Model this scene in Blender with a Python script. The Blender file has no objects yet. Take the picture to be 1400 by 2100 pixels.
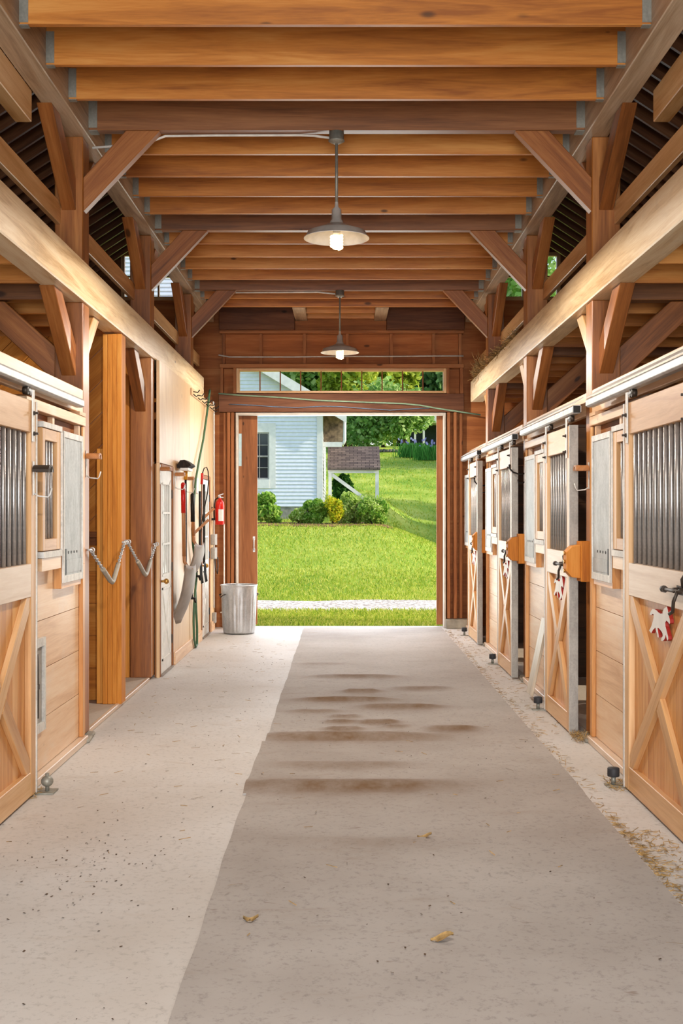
import bpy, bmesh, math, random
import numpy as np
from mathutils import Vector, Matrix

random.seed(7)
RNG = np.random.default_rng(11)
SC = bpy.context.scene
COL = SC.collection
F = 2410.0            # focal length in pixels of the 1400x2100 frame
CX, CY, EYE = 702.0, 1052.0, 1.6

# ------------------------------------------------------------------ mesh builder
class MB:
    def __init__(s):
        s.v, s.f, s.uv, s.m, s.sm = [], [], [], [], []
    def _face(s, idx, uvs, m=0, smooth=False):
        s.f.append(idx); s.uv.append(uvs); s.m.append(m); s.sm.append(smooth)
    def box(s, x0, x1, y0, y1, z0, z1, g='x', m=0):
        lo = (min(x0, x1), min(y0, y1), min(z0, z1)); hi = (max(x0, x1), max(y0, y1), max(z0, z1))
        P = [(lo[0] if not i & 1 else hi[0], lo[1] if not i & 2 else hi[1], lo[2] if not i & 4 else hi[2]) for i in range(8)]
        s._hex(P, 'xyz'.index(g), m)
    def _hex(s, P, ga, m, local=None):
        b = len(s.v); s.v += [tuple(p) for p in P]
        L = local or P
        ou, ov = random.uniform(0, 60), random.uniform(0, 60)
        quads = [(0, 2, 6, 4, 0), (1, 5, 7, 3, 0), (0, 4, 5, 1, 1), (2, 3, 7, 6, 1), (0, 1, 3, 2, 2), (4, 6, 7, 5, 2)]
        for k, (a, c, d, e, n) in enumerate(quads):
            ax = [i for i in (0, 1, 2) if i != n]
            if ga in ax:
                u, w = ga, [i for i in ax if i != ga][0]
            else:
                u, w = ax
            sc = 1.0 if ga in ax else 0.25
            s._face((b + a, b + c, b + d, b + e), [(L[i][u] * sc + ou, L[i][w] + ov + k * .37) for i in (a, c, d, e)], m)
    def obox(s, p0, p1, w, t, up=(0, 0, 1), m=0):
        p0, p1 = Vector(p0), Vector(p1); d = p1 - p0; L = d.length; d.normalize()
        side = d.cross(Vector(up)); side.normalize(); u = side.cross(d); u.normalize()
        P, Lc = [], []
        for i in range(8):
            a = L if i & 1 else 0; b_ = w / 2 if i & 2 else -w / 2; c = t / 2 if i & 4 else -t / 2
            P.append(p0 + d * a + side * b_ + u * c); Lc.append((a, b_, c))
        s._hex(P, 0, m, Lc)
    def prism(s, poly, plane, t0, t1, g=(1, 0), m=0, m_side=None):
        """polygon of 2D points in plane 'xy','xz','yz', extruded along the third axis from t0 to t1; g = grain direction in 2D"""
        ax = ['xyz'.index(c) for c in plane]; n = 3 - sum(ax)
        b = len(s.v); k = len(poly)
        for t in (t0, t1):
            for p in poly:
                q = [0, 0, 0]; q[ax[0]] = p[0]; q[ax[1]] = p[1]; q[n] = t; s.v.append(tuple(q))
        gl = math.hypot(*g); gx, gy = g[0] / gl, g[1] / gl
        ou, ov = random.uniform(0, 60), random.uniform(0, 60)
        uv = [(p[0] * gx + p[1] * gy + ou, -p[0] * gy + p[1] * gx + ov) for p in poly]
        s._face(tuple(range(b, b + k)), uv, m); s._face(tuple(range(b + k, b + 2 * k)), uv, m)
        ms = m if m_side is None else m_side
        for i in range(k):
            j = (i + 1) % k
            s._face((b + i, b + j, b + k + j, b + k + i), [uv[i], uv[j], (uv[j][0], uv[j][1] + abs(t1 - t0)), (uv[i][0], uv[i][1] + abs(t1 - t0))], ms)
    def tube(s, pts, r, n=8, m=0, caps=True, closed=False):
        pts = [Vector(p) for p in pts]; N = len(pts); b = len(s.v)
        rs = r if isinstance(r, (list, tuple)) else [r] * N
        prev = None
        for i, p in enumerate(pts):
            if closed: d = pts[(i + 1) % N] - pts[i - 1]
            else: d = pts[min(i + 1, N - 1)] - pts[max(i - 1, 0)]
            if d.length < 1e-9: d = Vector((0, 0, 1))
            d.normalize()
            if prev is None:
                a = Vector((0, 0, 1)) if abs(d.z) < .9 else Vector((1, 0, 0))
                x = d.cross(a).normalized()
            else:
                x = (prev - d * prev.dot(d))
                x = x.normalized() if x.length > 1e-6 else d.orthogonal().normalized()
            prev = x; y = d.cross(x)
            for k in range(n):
                a = 2 * math.pi * k / n
                s.v.append(tuple(p + (x * math.cos(a) + y * math.sin(a)) * rs[i]))
        acc = 0
        for i in range(N if closed else N - 1):
            j = (i + 1) % N
            L = (pts[j] - pts[i]).length
            for k in range(n):
                k2 = (k + 1) % n
                s._face((b + i * n + k, b + i * n + k2, b + j * n + k2, b + j * n + k),
                        [(acc, k * .02), (acc, k * .02 + .02), (acc + L, k * .02 + .02), (acc + L, k * .02)], m, True)
            acc += L
        if caps and not closed:
            for i in (0, N - 1):
                idx = tuple(b + i * n + k for k in range(n)); s._face(idx, [(0, 0)] * n, m)
    def lathe(s, prof, n=24, c=(0, 0, 0), m=0, flute=None):
        b = len(s.v)
        for i, (r, z) in enumerate(prof):
            for k in range(n):
                a = 2 * math.pi * k / n; rr = r + (flute(i, k) if flute else 0)
                s.v.append((c[0] + rr * math.cos(a), c[1] + rr * math.sin(a), c[2] + z))
        for i in range(len(prof) - 1):
            for k in range(n):
                k2 = (k + 1) % n
                s._face((b + i * n + k, b + i * n + k2, b + (i + 1) * n + k2, b + (i + 1) * n + k),
                        [(k / n, prof[i][1]), ((k + 1) / n, prof[i][1]), ((k + 1) / n, prof[i + 1][1]), (k / n, prof[i + 1][1])], m, True)
    def quad(s, a, b_, c, d, m=0):
        b = len(s.v); s.v += [tuple(a), tuple(b_), tuple(c), tuple(d)]
        A, B, D = Vector(a), Vector(b_), Vector(d)
        w, h = (B - A).length, (D - A).length
        s._face((b, b + 1, b + 2, b + 3), [(0, 0), (w, 0), (w, h), (0, h)], m)
    def ball(s, c, r, n=10, m=0):
        rx, ry, rz = r if isinstance(r, (tuple, list)) else (r, r, r)
        b = len(s.v); R = max(4, n // 2)
        for i in range(R + 1):
            t = math.pi * i / R
            for k in range(n):
                a = 2 * math.pi * k / n
                s.v.append((c[0] + rx * math.sin(t) * math.cos(a), c[1] + ry * math.sin(t) * math.sin(a), c[2] + rz * math.cos(t)))
        for i in range(R):
            for k in range(n):
                k2 = (k + 1) % n
                s._face((b + i * n + k, b + i * n + k2, b + (i + 1) * n + k2, b + (i + 1) * n + k), [(0, 0), (.1, 0), (.1, .1), (0, .1)], m, True)
    def build(s, name, mats, parent=None, bevel=0.0, center=True, org=None):
        me = bpy.data.meshes.new(name)
        me.from_pydata(s.v, [], s.f)
        uvl = me.uv_layers.new(name='UVMap')
        flat = [c for face in s.uv for p in face for c in p]
        uvl.data.foreach_set('uv', flat)
        mats = mats if isinstance(mats, (list, tuple)) else [mats]
        for mt in mats: me.materials.append(mt)
        me.polygons.foreach_set('material_index', s.m)
        me.polygons.foreach_set('use_smooth', s.sm)
        bm = bmesh.new(); bm.from_mesh(me)
        bmesh.ops.recalc_face_normals(bm, faces=bm.faces)
        bm.to_mesh(me); bm.free()
        o = bpy.data.objects.new(name, me); COL.objects.link(o)
        base = Vector((0, 0, 0))
        if parent is not None:
            o.parent = parent; base = world_loc(parent)
            me.transform(Matrix.Translation(-base))
        elif center or org:
            vs = np.array(s.v); base = Vector(org) if org else Vector(((vs[:, 0].min() + vs[:, 0].max()) / 2, (vs[:, 1].min() + vs[:, 1].max()) / 2, vs[:, 2].min()))
            me.transform(Matrix.Translation(-base)); o.location = base
        if bevel:
            md = o.modifiers.new('edge', 'BEVEL'); md.width = bevel; md.segments = 1; md.limit_method = 'ANGLE'
        return o

def world_loc(o):
    p = Vector((0, 0, 0))
    while o: p += o.location; o = o.parent
    return p

def tag(o, label, cat, group=None, kind='thing'):
    o['label'] = label; o['category'] = cat
    if group: o['group'] = group
    if kind: o['kind'] = kind
    return o
def thing(name, label, cat, loc, group=None):
    o = bpy.data.objects.new(name, None); COL.objects.link(o); o.location = loc; o.empty_display_size = .1
    return tag(o, label, cat, group)
def struct(o, label=None, cat=None):
    o['kind'] = 'structure'
    if label: o['label'] = label
    if cat: o['category'] = cat
    return o
def stuff(o, label, cat):
    return tag(o, label, cat, None, 'stuff')
def copy_tree(o, delta, label=None, group=None, parent=None):
    c = o.copy(); COL.objects.link(c); c.parent = parent
    if parent is None:
        c.location = Vector(o.location) + Vector(delta)
        if label: c['label'] = label
        if group: c['group'] = group
    for ch in list(o.children): copy_tree(ch, (0, 0, 0), parent=c)
    return c
ORD = ['zeroth', 'first', 'second', 'third', 'fourth', 'fifth', 'sixth', 'seventh', 'eighth', 'ninth', 'tenth', 'eleventh', 'twelfth', 'thirteenth',
       'fourteenth', 'fifteenth', 'sixteenth', 'seventeenth', 'eighteenth', 'nineteenth', 'twentieth']

# ------------------------------------------------------------------ materials
def lin(c):
    return tuple((x / 12.92 if x <= .04045 else ((x + .055) / 1.055) ** 2.4) for x in [v / 255 for v in c]) + (1,)
class NT:
    def __init__(s, name):
        s.mat = bpy.data.materials.new(name); s.mat.use_nodes = True
        s.t = s.mat.node_tree; s.b = s.t.nodes['Principled BSDF']; s.out = s.t.nodes['Material Output']
    def n(s, typ, **kw):
        nd = s.t.nodes.new(typ)
        for k, v in kw.items(): setattr(nd, k, v)
        return nd
    def l(s, a, b): s.t.links.new(a, b)
    def mapping(s, vec, scale, loc=(0, 0, 0)):
        m = s.n('ShaderNodeMapping'); s.l(vec, m.inputs['Vector']); m.inputs['Scale'].default_value = scale; m.inputs['Location'].default_value = loc
        return m.outputs[0]
    def noise(s, vec, scale, detail=3, rough=.55, dist=0):
        nd = s.n('ShaderNodeTexNoise'); s.l(vec, nd.inputs['Vector'])
        nd.inputs['Scale'].default_value = scale; nd.inputs['Detail'].default_value = detail; nd.inputs['Roughness'].default_value = rough; nd.inputs['Distortion'].default_value = dist
        return nd.outputs['Fac']
    def math(s, op, a, b=None, c=None, clamp=False):
        nd = s.n('ShaderNodeMath', operation=op); nd.use_clamp = clamp
        for i, x in enumerate((a, b, c)):
            if x is None: continue
            if isinstance(x, (int, float)): nd.inputs[i].default_value = x
            else: s.l(x, nd.inputs[i])
        return nd.outputs[0]
    def mix(s, fac, a, b, mode='MIX'):
        nd = s.n('ShaderNodeMix', data_type='RGBA', blend_type=mode)
        for sock, x in ((nd.inputs[0], fac), (nd.inputs[6], a), (nd.inputs[7], b)):
            if isinstance(x, (int, float, tuple)): sock.default_value = x
            else: s.l(x, sock)
        return nd.outputs[2]
    def ramp(s, fac, stops):
        nd = s.n('ShaderNodeValToRGB'); s.l(fac, nd.inputs[0]); e = nd.color_ramp.elements
        while len(e) < len(stops): e.new(.5)
        for i, (p, c) in enumerate(stops): e[i].position = p; e[i].color = c
        return nd.outputs[0]
    def smooth(s, v, a, b):
        nd = s.n('ShaderNodeMapRange', interpolation_type='SMOOTHSTEP'); s.l(v, nd.inputs['Value'])
        nd.inputs['From Min'].default_value = a; nd.inputs['From Max'].default_value = b
        return nd.outputs[0]
    def bump(s, h, strength, dist=.01):
        nd = s.n('ShaderNodeBump'); nd.inputs['Strength'].default_value = strength; nd.inputs['Distance'].default_value = dist
        s.l(h, nd.inputs['Height']); s.l(nd.outputs[0], s.b.inputs['Normal'])
    def fin(s, color=None, rough=.7, metal=0.0, spec=.3):
        if color is not None:
            if isinstance(color, tuple): s.b.inputs['Base Color'].default_value = color
            else: s.l(color, s.b.inputs['Base Color'])
        if isinstance(rough, (int, float)): s.b.inputs['Roughness'].default_value = rough
        else: s.l(rough, s.b.inputs['Roughness'])
        s.b.inputs['Metallic'].default_value = metal
        s.b.inputs['Specular IOR Level'].default_value = spec
        return s.mat

def wood(name, dark, mid, light, knots=.6, rough=.40, su=1.0, sv=1.0, stain=0.0, stain_col=(60, 45, 35), bump=.08, contrast=1.0, spec=.5):
    t = NT(name); uv = t.n('ShaderNodeUVMap').outputs[0]
    low = t.noise(t.mapping(uv, (.12 * su, .8 * sv, 1)), 1.0, 2)
    coarse = t.noise(t.mapping(uv, (.9 * su, 13 * sv, 1)), 1.0, 5, .6, .9)
    fine = t.noise(t.mapping(uv, (5 * su, 110 * sv, 1)), 1.0, 3, .6)
    mixv = t.math('ADD', t.math('MULTIPLY', low, .75), t.math('ADD', t.math('MULTIPLY', coarse, .85 * contrast), t.math('MULTIPLY', fine, .30 * contrast)))
    mixv = t.math('SUBTRACT', mixv, .45 * contrast)
    col = t.ramp(mixv, [(.28, lin(dark)), (.5, lin(mid)), (.74, lin(light))])
    vor = t.n('ShaderNodeTexVoronoi'); vor.inputs['Randomness'].default_value = 1; vor.inputs['Scale'].default_value = 1
    t.l(t.mapping(uv, (2.3, 5.2, 1)), vor.inputs['Vector'])
    sepc = t.n('ShaderNodeSeparateColor'); t.l(vor.outputs['Color'], sepc.inputs[0])
    has = t.math('LESS_THAN', sepc.outputs[0], knots * .8)
    size = t.math('MULTIPLY_ADD', sepc.outputs[1], .10, .045)
    k = t.math('SUBTRACT', 1.0, t.smooth(t.math('DIVIDE', vor.outputs['Distance'], size), .5, 1.15))
    k = t.math('MULTIPLY', k, has)
    kc = lin(tuple(int(c * .38) for c in dark))
    col = t.mix(t.math('MULTIPLY', k, .8), col, kc)
    if stain:
        st = t.noise(t.mapping(uv, (1.3, 2.2, 1), (7, 3, 0)), 1.0, 5, .65)
        col = t.mix(t.math('MULTIPLY', t.smooth(st, .55, .75), stain), col, lin(stain_col))
    t.bump(t.math('ADD', coarse, fine), bump, .004)
    return t.fin(col, rough, 0, spec)
def plain(name, c, rough=.6, metal=0.0, var=.08, scale=8, spec=.4):
    t = NT(name); co = t.n('ShaderNodeTexCoord').outputs['Object']
    nz = t.noise(co, scale, 4)
    c2 = tuple(int(x * (1 - var * 2)) for x in c)
    col = t.ramp(nz, [(.3, lin(c2)), (.7, lin(c))])
    return t.fin(col, rough, metal, spec)
def emit(name, c, st):
    t = NT(name); t.b.inputs['Base Color'].default_value = lin(c); t.b.inputs['Emission Color'].default_value = lin(c); t.b.inputs['Emission Strength'].default_value = st
    return t.mat
M = {}
M['joist'] = wood('joist_wood', (150, 86, 32), (194, 122, 50), (216, 152, 78), .7, sv=.8)
M['tie'] = wood('tie_wood', (98, 60, 34), (132, 84, 48), (160, 108, 66), .3)
M['post'] = wood('post_wood', (112, 62, 22), (154, 92, 38), (188, 124, 62), .5)
M['brace'] = wood('brace_wood', (106, 60, 26), (146, 86, 40), (178, 116, 62), .4)
M['girt'] = wood('girt_wood', (196, 160, 114), (226, 196, 152), (240, 218, 182), .4, stain=.28, stain_col=(120, 100, 82), contrast=1.5)
M['plate'] = wood('plate_wood', (130, 104, 78), (176, 148, 116), (206, 184, 154), .3, stain=.5, stain_col=(96, 82, 70))
M['rail'] = wood('rail_wood', (186, 132, 74), (214, 168, 112), (232, 196, 146), .4)
M['deck'] = wood('deck_wood', (84, 48, 26), (112, 66, 36), (134, 84, 48), .3)
M['rafter'] = wood('rafter_wood', (96, 56, 32), (130, 80, 46), (156, 104, 64), .3)
M['light'] = wood('stall_wood', (200, 154, 110), (226, 188, 148), (238, 212, 180), .45, contrast=.9, stain=.55, stain_col=(222, 208, 192))
M['door'] = wood('door_wood', (182, 130, 80), (210, 164, 112), (228, 190, 144), .35, contrast=.9)
M['panel'] = wood('panel_wood', (176, 110, 54), (206, 146, 84), (226, 176, 118), .3)
M['orange'] = wood('alcove_wood', (166, 96, 30), (204, 130, 50), (224, 158, 76), .45, rough=.65, spec=.25)
M['brown'] = wood('brown_wood', (112, 66, 34), (146, 90, 48), (170, 112, 66), .35, rough=.65, spec=.25)
M['ply'] = wood('plywood', (200, 158, 110), (218, 182, 136), (230, 200, 160), .06, su=1.6, sv=.32, contrast=.7)
M['endply'] = wood('end_plywood', (136, 76, 38), (170, 102, 54), (192, 126, 74), .5, su=.7, sv=.5, rough=.65, spec=.25)
M['endwood'] = wood('end_framing', (120, 70, 38), (152, 94, 54), (178, 120, 76), .35, rough=.65, spec=.25)
M['header'] = wood('header_wood', (76, 46, 30), (104, 64, 42), (130, 86, 60), .25, rough=.65, spec=.25)
M['slide'] = wood('sliding_door_wood', (122, 74, 42), (152, 96, 58), (176, 122, 82), .8, rough=.65, spec=.25)
M['dark'] = wood('stall_lining', (58, 38, 24), (80, 54, 34), (98, 68, 44), .3)
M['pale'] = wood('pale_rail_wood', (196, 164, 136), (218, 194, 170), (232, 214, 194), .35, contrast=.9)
M['grey'] = wood('grey_board', (150, 130, 106), (184, 166, 142), (206, 190, 168), .3)
def galv(name, c, rough, metal):
    t = NT(name); co = t.n('ShaderNodeTexCoord').outputs['Object']
    nz = t.noise(t.mapping(co, (14, 14, 5)), 1.0, 5, .65); sp = t.noise(co, 60, 2)
    col = t.ramp(t.math('ADD', t.math('MULTIPLY', nz, .7), t.math('MULTIPLY', sp, .3)), [(.3, lin(tuple(int(x * .78) for x in c))), (.62, lin(c))])
    return t.fin(col, rough, metal, .5)
M['galv'] = galv('galvanized_steel', (206, 207, 206), .42, .55)
M['sheet'] = galv('galvanized_sheet', (186, 190, 190), .5, .35)
M['white_steel'] = galv('white_steel_trim', (228, 226, 220), .5, .1)
M['bar'] = galv('steel_bar', (196, 192, 188), .38, .7)
M['can'] = galv('can_steel', (200, 200, 200), .4, .65)
M['hanger'] = galv('hanger_steel', (150, 148, 136), .5, .4)
M['strip_grey'] = galv('door_edge_steel', (178, 174, 166), .6, .2)
M['black'] = plain('black_iron', (34, 32, 30), .5, .4)
M['dark_metal'] = plain('weathered_iron', (72, 62, 54), .5, .5)
M['brass'] = plain('brass', (196, 150, 80), .35, .8)
M['white'] = plain('white_paint', (234, 232, 226), .5, 0, .03)
M['siding'] = plain('siding_paint', (230, 234, 240), .55, 0, .02)
M['trim'] = plain('weathered_white_trim', (206, 196, 182), .6, 0, .06)
M['red'] = plain('red_enamel', (206, 30, 22), .3, 0, .05)
M['redpaint'] = plain('red_paint', (176, 44, 34), .6, 0, .1)
M['paper'] = plain('paper_label', (226, 226, 220), .7, 0, .03)
M['ink'] = plain('dark_ink', (60, 50, 50), .7)
M['hose_g'] = plain('green_hose', (70, 110, 78), .5)
M['cable_g'] = plain('green_cable', (150, 180, 150), .5)
M['cable_b'] = plain('blue_cable', (110, 132, 158), .5)
M['cable_w'] = plain('white_cable', (226, 220, 208), .5)
M['rubber'] = plain('grey_rubber', (176, 166, 148), .5)
M['wheel'] = plain('dark_rubber', (48, 48, 52), .6)
M['handle'] = wood('ash_handle', (146, 92, 52), (178, 122, 76), (196, 144, 98), .05)
M['alu'] = plain('scoop_metal', (146, 130, 116), .5, .1)
M['bristle'] = plain('broom_bristle', (52, 42, 34), .9, 0, .3, 60)
M['yellow'] = plain('yellow_plastic', (226, 156, 36), .5)
M['glassdoor'] = plain('frosted_pane', (188, 190, 184), .15, 0, .06)
M['straw'] = plain('straw', (204, 166, 104), .9, 0, .25, 30)
M['dirt'] = plain('barn_dirt', (104, 82, 62), .95, 0, .3, 20)
M['ballast'] = plain('lamp_ballast', (225, 222, 214), .4)
M['bulb'] = emit('lamp_glow', (255, 226, 172), 5)
M['shade'] = plain('lamp_enamel', (196, 190, 180), .4, .2)
M['shade_in'] = plain('lamp_enamel_inside', (240, 236, 228), .35, 0)
t = NT('window_glass'); t.b.inputs['Base Color'].default_value = (1, 1, 1, 1); t.b.inputs['Roughness'].default_value = .02; t.b.inputs['Transmission Weight'].default_value = 1.0
t.b.inputs['IOR'].default_value = 1.05; M['glass'] = t.mat
t = NT('house_window_glass'); M['darkglass'] = t.fin(lin((44, 54, 62)), .08, 0, .6)

def concrete(name, base, dark, patch, rough):
    t = NT(name); co = t.n('ShaderNodeTexCoord').outputs['Object']
    big = t.noise(co, .55, 4, .6); med = t.noise(t.mapping(co, (1.6, 4.5, 1)), 1.0, 5, .65, .4); fine = t.noise(co, 34, 4, .75)
    col = t.ramp(big, [(.32, lin(dark)), (.62, lin(base))])
    col = t.mix(t.math('MULTIPLY', t.smooth(med, .56, .78), .55), col, lin(patch))
    col = t.mix(t.math('MULTIPLY', t.smooth(fine, .50, .72), .45), col, lin(tuple(int(c * .72) for c in dark)))
    sp = t.noise(t.mapping(co, (9, 22, 1)), 1.0, 2, .5)
    col = t.mix(t.math('MULTIPLY', t.smooth(sp, .70, .78), .5), col, lin((112, 90, 72)))
    t.bump(t.math('ADD', t.math('MULTIPLY', med, .4), fine), .10, .004)
    r = t.math('MULTIPLY_ADD', big, -.25, rough + .12)
    return t, col, r
t, col, r = concrete('aisle_concrete', (208, 205, 201), (191, 184, 176), (178, 163, 148), .62); M['concrete'] = t.fin(col, r, 0, .35)
t, col, r = concrete('alcove_concrete', (200, 188, 174), (182, 164, 146), (166, 142, 118), .75); M['concrete2'] = t.fin(col, r, 0, .3)
# trodden mat: its brown wear marks sit where the ridges are, in the mat's own coordinates
MAT_RIDGES = [(.12, 11.4, .42, .10, .016), (.17, 10.45, .17, .07, .018), (.03, 9.98, .40, .08, .020), (.47, 9.62, .34, .10, .018), (-.22, 9.40, .22, .06, .012),
              (.02, 9.15, .12, .05, .014), (-.02, 8.92, .12, .05, .015), (.28, 8.90, .16, .07, .018), (.01, 8.62, .15, .06, .017), (.80, 8.66, .20, .11, .016),
              (.03, 8.34, .62, .16, .024), (-.02, 7.40, .42, .12, .012), (0.0, 6.86, .68, .16, .018), (.08, 5.68, .36, .10, .008), (.72, 10.65, .26, .14, .012),
              (-.25, 12.4, .25, .1, .006), (.4, 8.75, .1, .05, .01)]
t, col, r = concrete('trodden_mat', (180, 174, 168), (159, 151, 144), (150, 136, 122), .8)
att = t.n('ShaderNodeAttribute', attribute_name='wear')
wn = t.noise(t.n('ShaderNodeTexCoord').outputs['Object'], 3.2, 5, .7)
wv = t.math('MULTIPLY', att.outputs['Fac'], t.math('MULTIPLY_ADD', wn, 1.5, .05))
col = t.mix(t.math('MULTIPLY', wv, 1.0, clamp=True), col, lin((114, 88, 62)))
M['mat'] = t.fin(col, r, 0, .2)

def ground_mat():
    t = NT('lawn_ground'); co = t.n('ShaderNodeTexCoord').outputs['Object']
    a = t.noise(co, .35, 4); b = t.noise(co, 9, 4, .7)
    v = t.math('ADD', t.math('MULTIPLY', a, .6), t.math('MULTIPLY', b, .4))
    col = t.ramp(v, [(.34, lin((94, 136, 38))), (.5, lin((142, 166, 58))), (.66, lin((184, 190, 94)))])
    t.bump(b, .5, .03)
    return t.fin(col, .9, 0, .1)
M['lawn'] = ground_mat()
def gravel_mat():
    t = NT('gravel_path'); co = t.n('ShaderNodeTexCoord').outputs['Object']
    v = t.n('ShaderNodeTexVoronoi'); v.inputs['Scale'].default_value = 22; t.l(co, v.inputs['Vector'])
    s = t.n('ShaderNodeSeparateColor'); t.l(v.outputs['Color'], s.inputs[0])
    col = t.ramp(s.outputs[0], [(.1, lin((150, 140, 130))), (.5, lin((200, 192, 182))), (.9, lin((232, 226, 216)))])
    t.bump(v.outputs['Distance'], .6, .02)
    return t.fin(col, .9, 0, .1)
M['gravel'] = gravel_mat()
def leaf_mat(name, a, b, c, trans=.45):
    t = NT(name); oi = t.n('ShaderNodeNewGeometry').outputs['Random Per Island']
    col = t.ramp(oi, [(0, lin(a)), (.5, lin(b)), (1, lin(c))])
    t.l(col, t.b.inputs['Base Color']); t.b.inputs['Roughness'].default_value = .6; t.b.inputs['Specular IOR Level'].default_value = .2
    tr = t.n('ShaderNodeBsdfTranslucent'); t.l(col, tr.inputs['Color'])
    mx = t.n('ShaderNodeMixShader'); mx.inputs[0].default_value = trans
    t.l(t.b.outputs[0], mx.inputs[1]); t.l(tr.outputs[0], mx.inputs[2]); t.l(mx.outputs[0], t.out.inputs['Surface'])
    return t.mat
M['blade'] = leaf_mat('grass_blade', (112, 150, 36), (174, 187, 62), (214, 208, 108))
M['leaf_a'] = leaf_mat('shrub_leaf', (92, 140, 44), (146, 190, 70), (204, 222, 120))
M['leaf_y'] = leaf_mat('yellow_leaf', (150, 176, 36), (206, 206, 50), (240, 214, 54))
M['leaf_l'] = leaf_mat('pale_leaf', (140, 178, 64), (190, 212, 104), (232, 238, 164))
M['leaf_d'] = leaf_mat('dark_leaf', (36, 84, 36), (58, 112, 46), (88, 140, 60))
M['leaf_t'] = leaf_mat('tree_leaf', (96, 138, 60), (144, 182, 92), (194, 214, 140))
M['leaf_t2'] = leaf_mat('tree_leaf_yellow', (120, 148, 46), (172, 188, 66), (210, 214, 100))
M['leaf_t3'] = leaf_mat('tree_leaf_deep', (66, 108, 62), (104, 146, 86), (146, 180, 114))
M['iris_leaf'] = leaf_mat('iris_leaf', (60, 120, 44), (84, 150, 60), (120, 176, 84))
M['iris'] = leaf_mat('iris_petal', (130, 124, 190), (156, 150, 208), (184, 180, 226))
M['bark'] = plain('bark', (92, 72, 56), .9, 0, .2, 12)
M['porchtan'] = plain('porch_boards', (168, 142, 112), .85, 0, .3, 5)
M['mulch'] = plain('mulch', (160, 108, 72), .95, 0, .3, 14)
M['foundation'] = plain('foundation', (170, 164, 150), .9, 0, .15, 6)
M['stone'] = plain('field_stone', (150, 140, 128), .9, 0, .25, 4)
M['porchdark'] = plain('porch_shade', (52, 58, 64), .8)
def shingle(name, a, b):
    t = NT(name); uv = t.n('ShaderNodeUVMap').outputs[0]
    br = t.n('ShaderNodeTexBrick'); t.l(uv, br.inputs['Vector']); br.inputs['Scale'].default_value = 1
    br.inputs['Brick Width'].default_value = .28; br.inputs['Row Height'].default_value = .11; br.inputs['Mortar Size'].default_value = .008
    br.inputs['Color1'].default_value = lin(a); br.inputs['Color2'].default_value = lin(b); br.inputs['Mortar'].default_value = lin(tuple(int(x * .4) for x in a))
    return t.fin(br.outputs['Color'], .9, 0, .15)
M['shingle'] = shingle('dark_shingles', (84, 74, 72), (122, 108, 100))
M['shingle2'] = shingle('brown_shingles', (120, 92, 66), (150, 122, 92))
M['roofing'] = plain('roof_boards', (70, 44, 28), .9, 0, .15, 3)

# ------------------------------------------------------------------ barn geometry constants
XL, XR = -1.825, 1.755          # aisle faces of the posts
POSTS = [8.27, 11.20, 14.20]    # near faces of the visible bents
PITCH = 2.95
YE = 16.34                      # inner face of the doorway wall
def face(s): return XR if s > 0 else XL
SIDE = {-1: 'tool-wall side', 1: 'horse-plaque side'}

# ------------------------------------------------------------------ floor
mb = MB(); mb.box(-1.86, 1.79, -3.2, YE + .30, -.20, 0, 'y')
o = mb.build('floor', M['concrete']); struct(o)
for s, nm in ((-1, 'floor_stalls'), (1, 'floor_stalls')):
    mb = MB(); x0 = -1.86 if s < 0 else 1.79
    mb.box(x0, s * 5.6, -3.2, YE + .2, -.20, .012 if s > 0 else .03, 'y'); struct(mb.build(nm, M['concrete2']))

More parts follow.
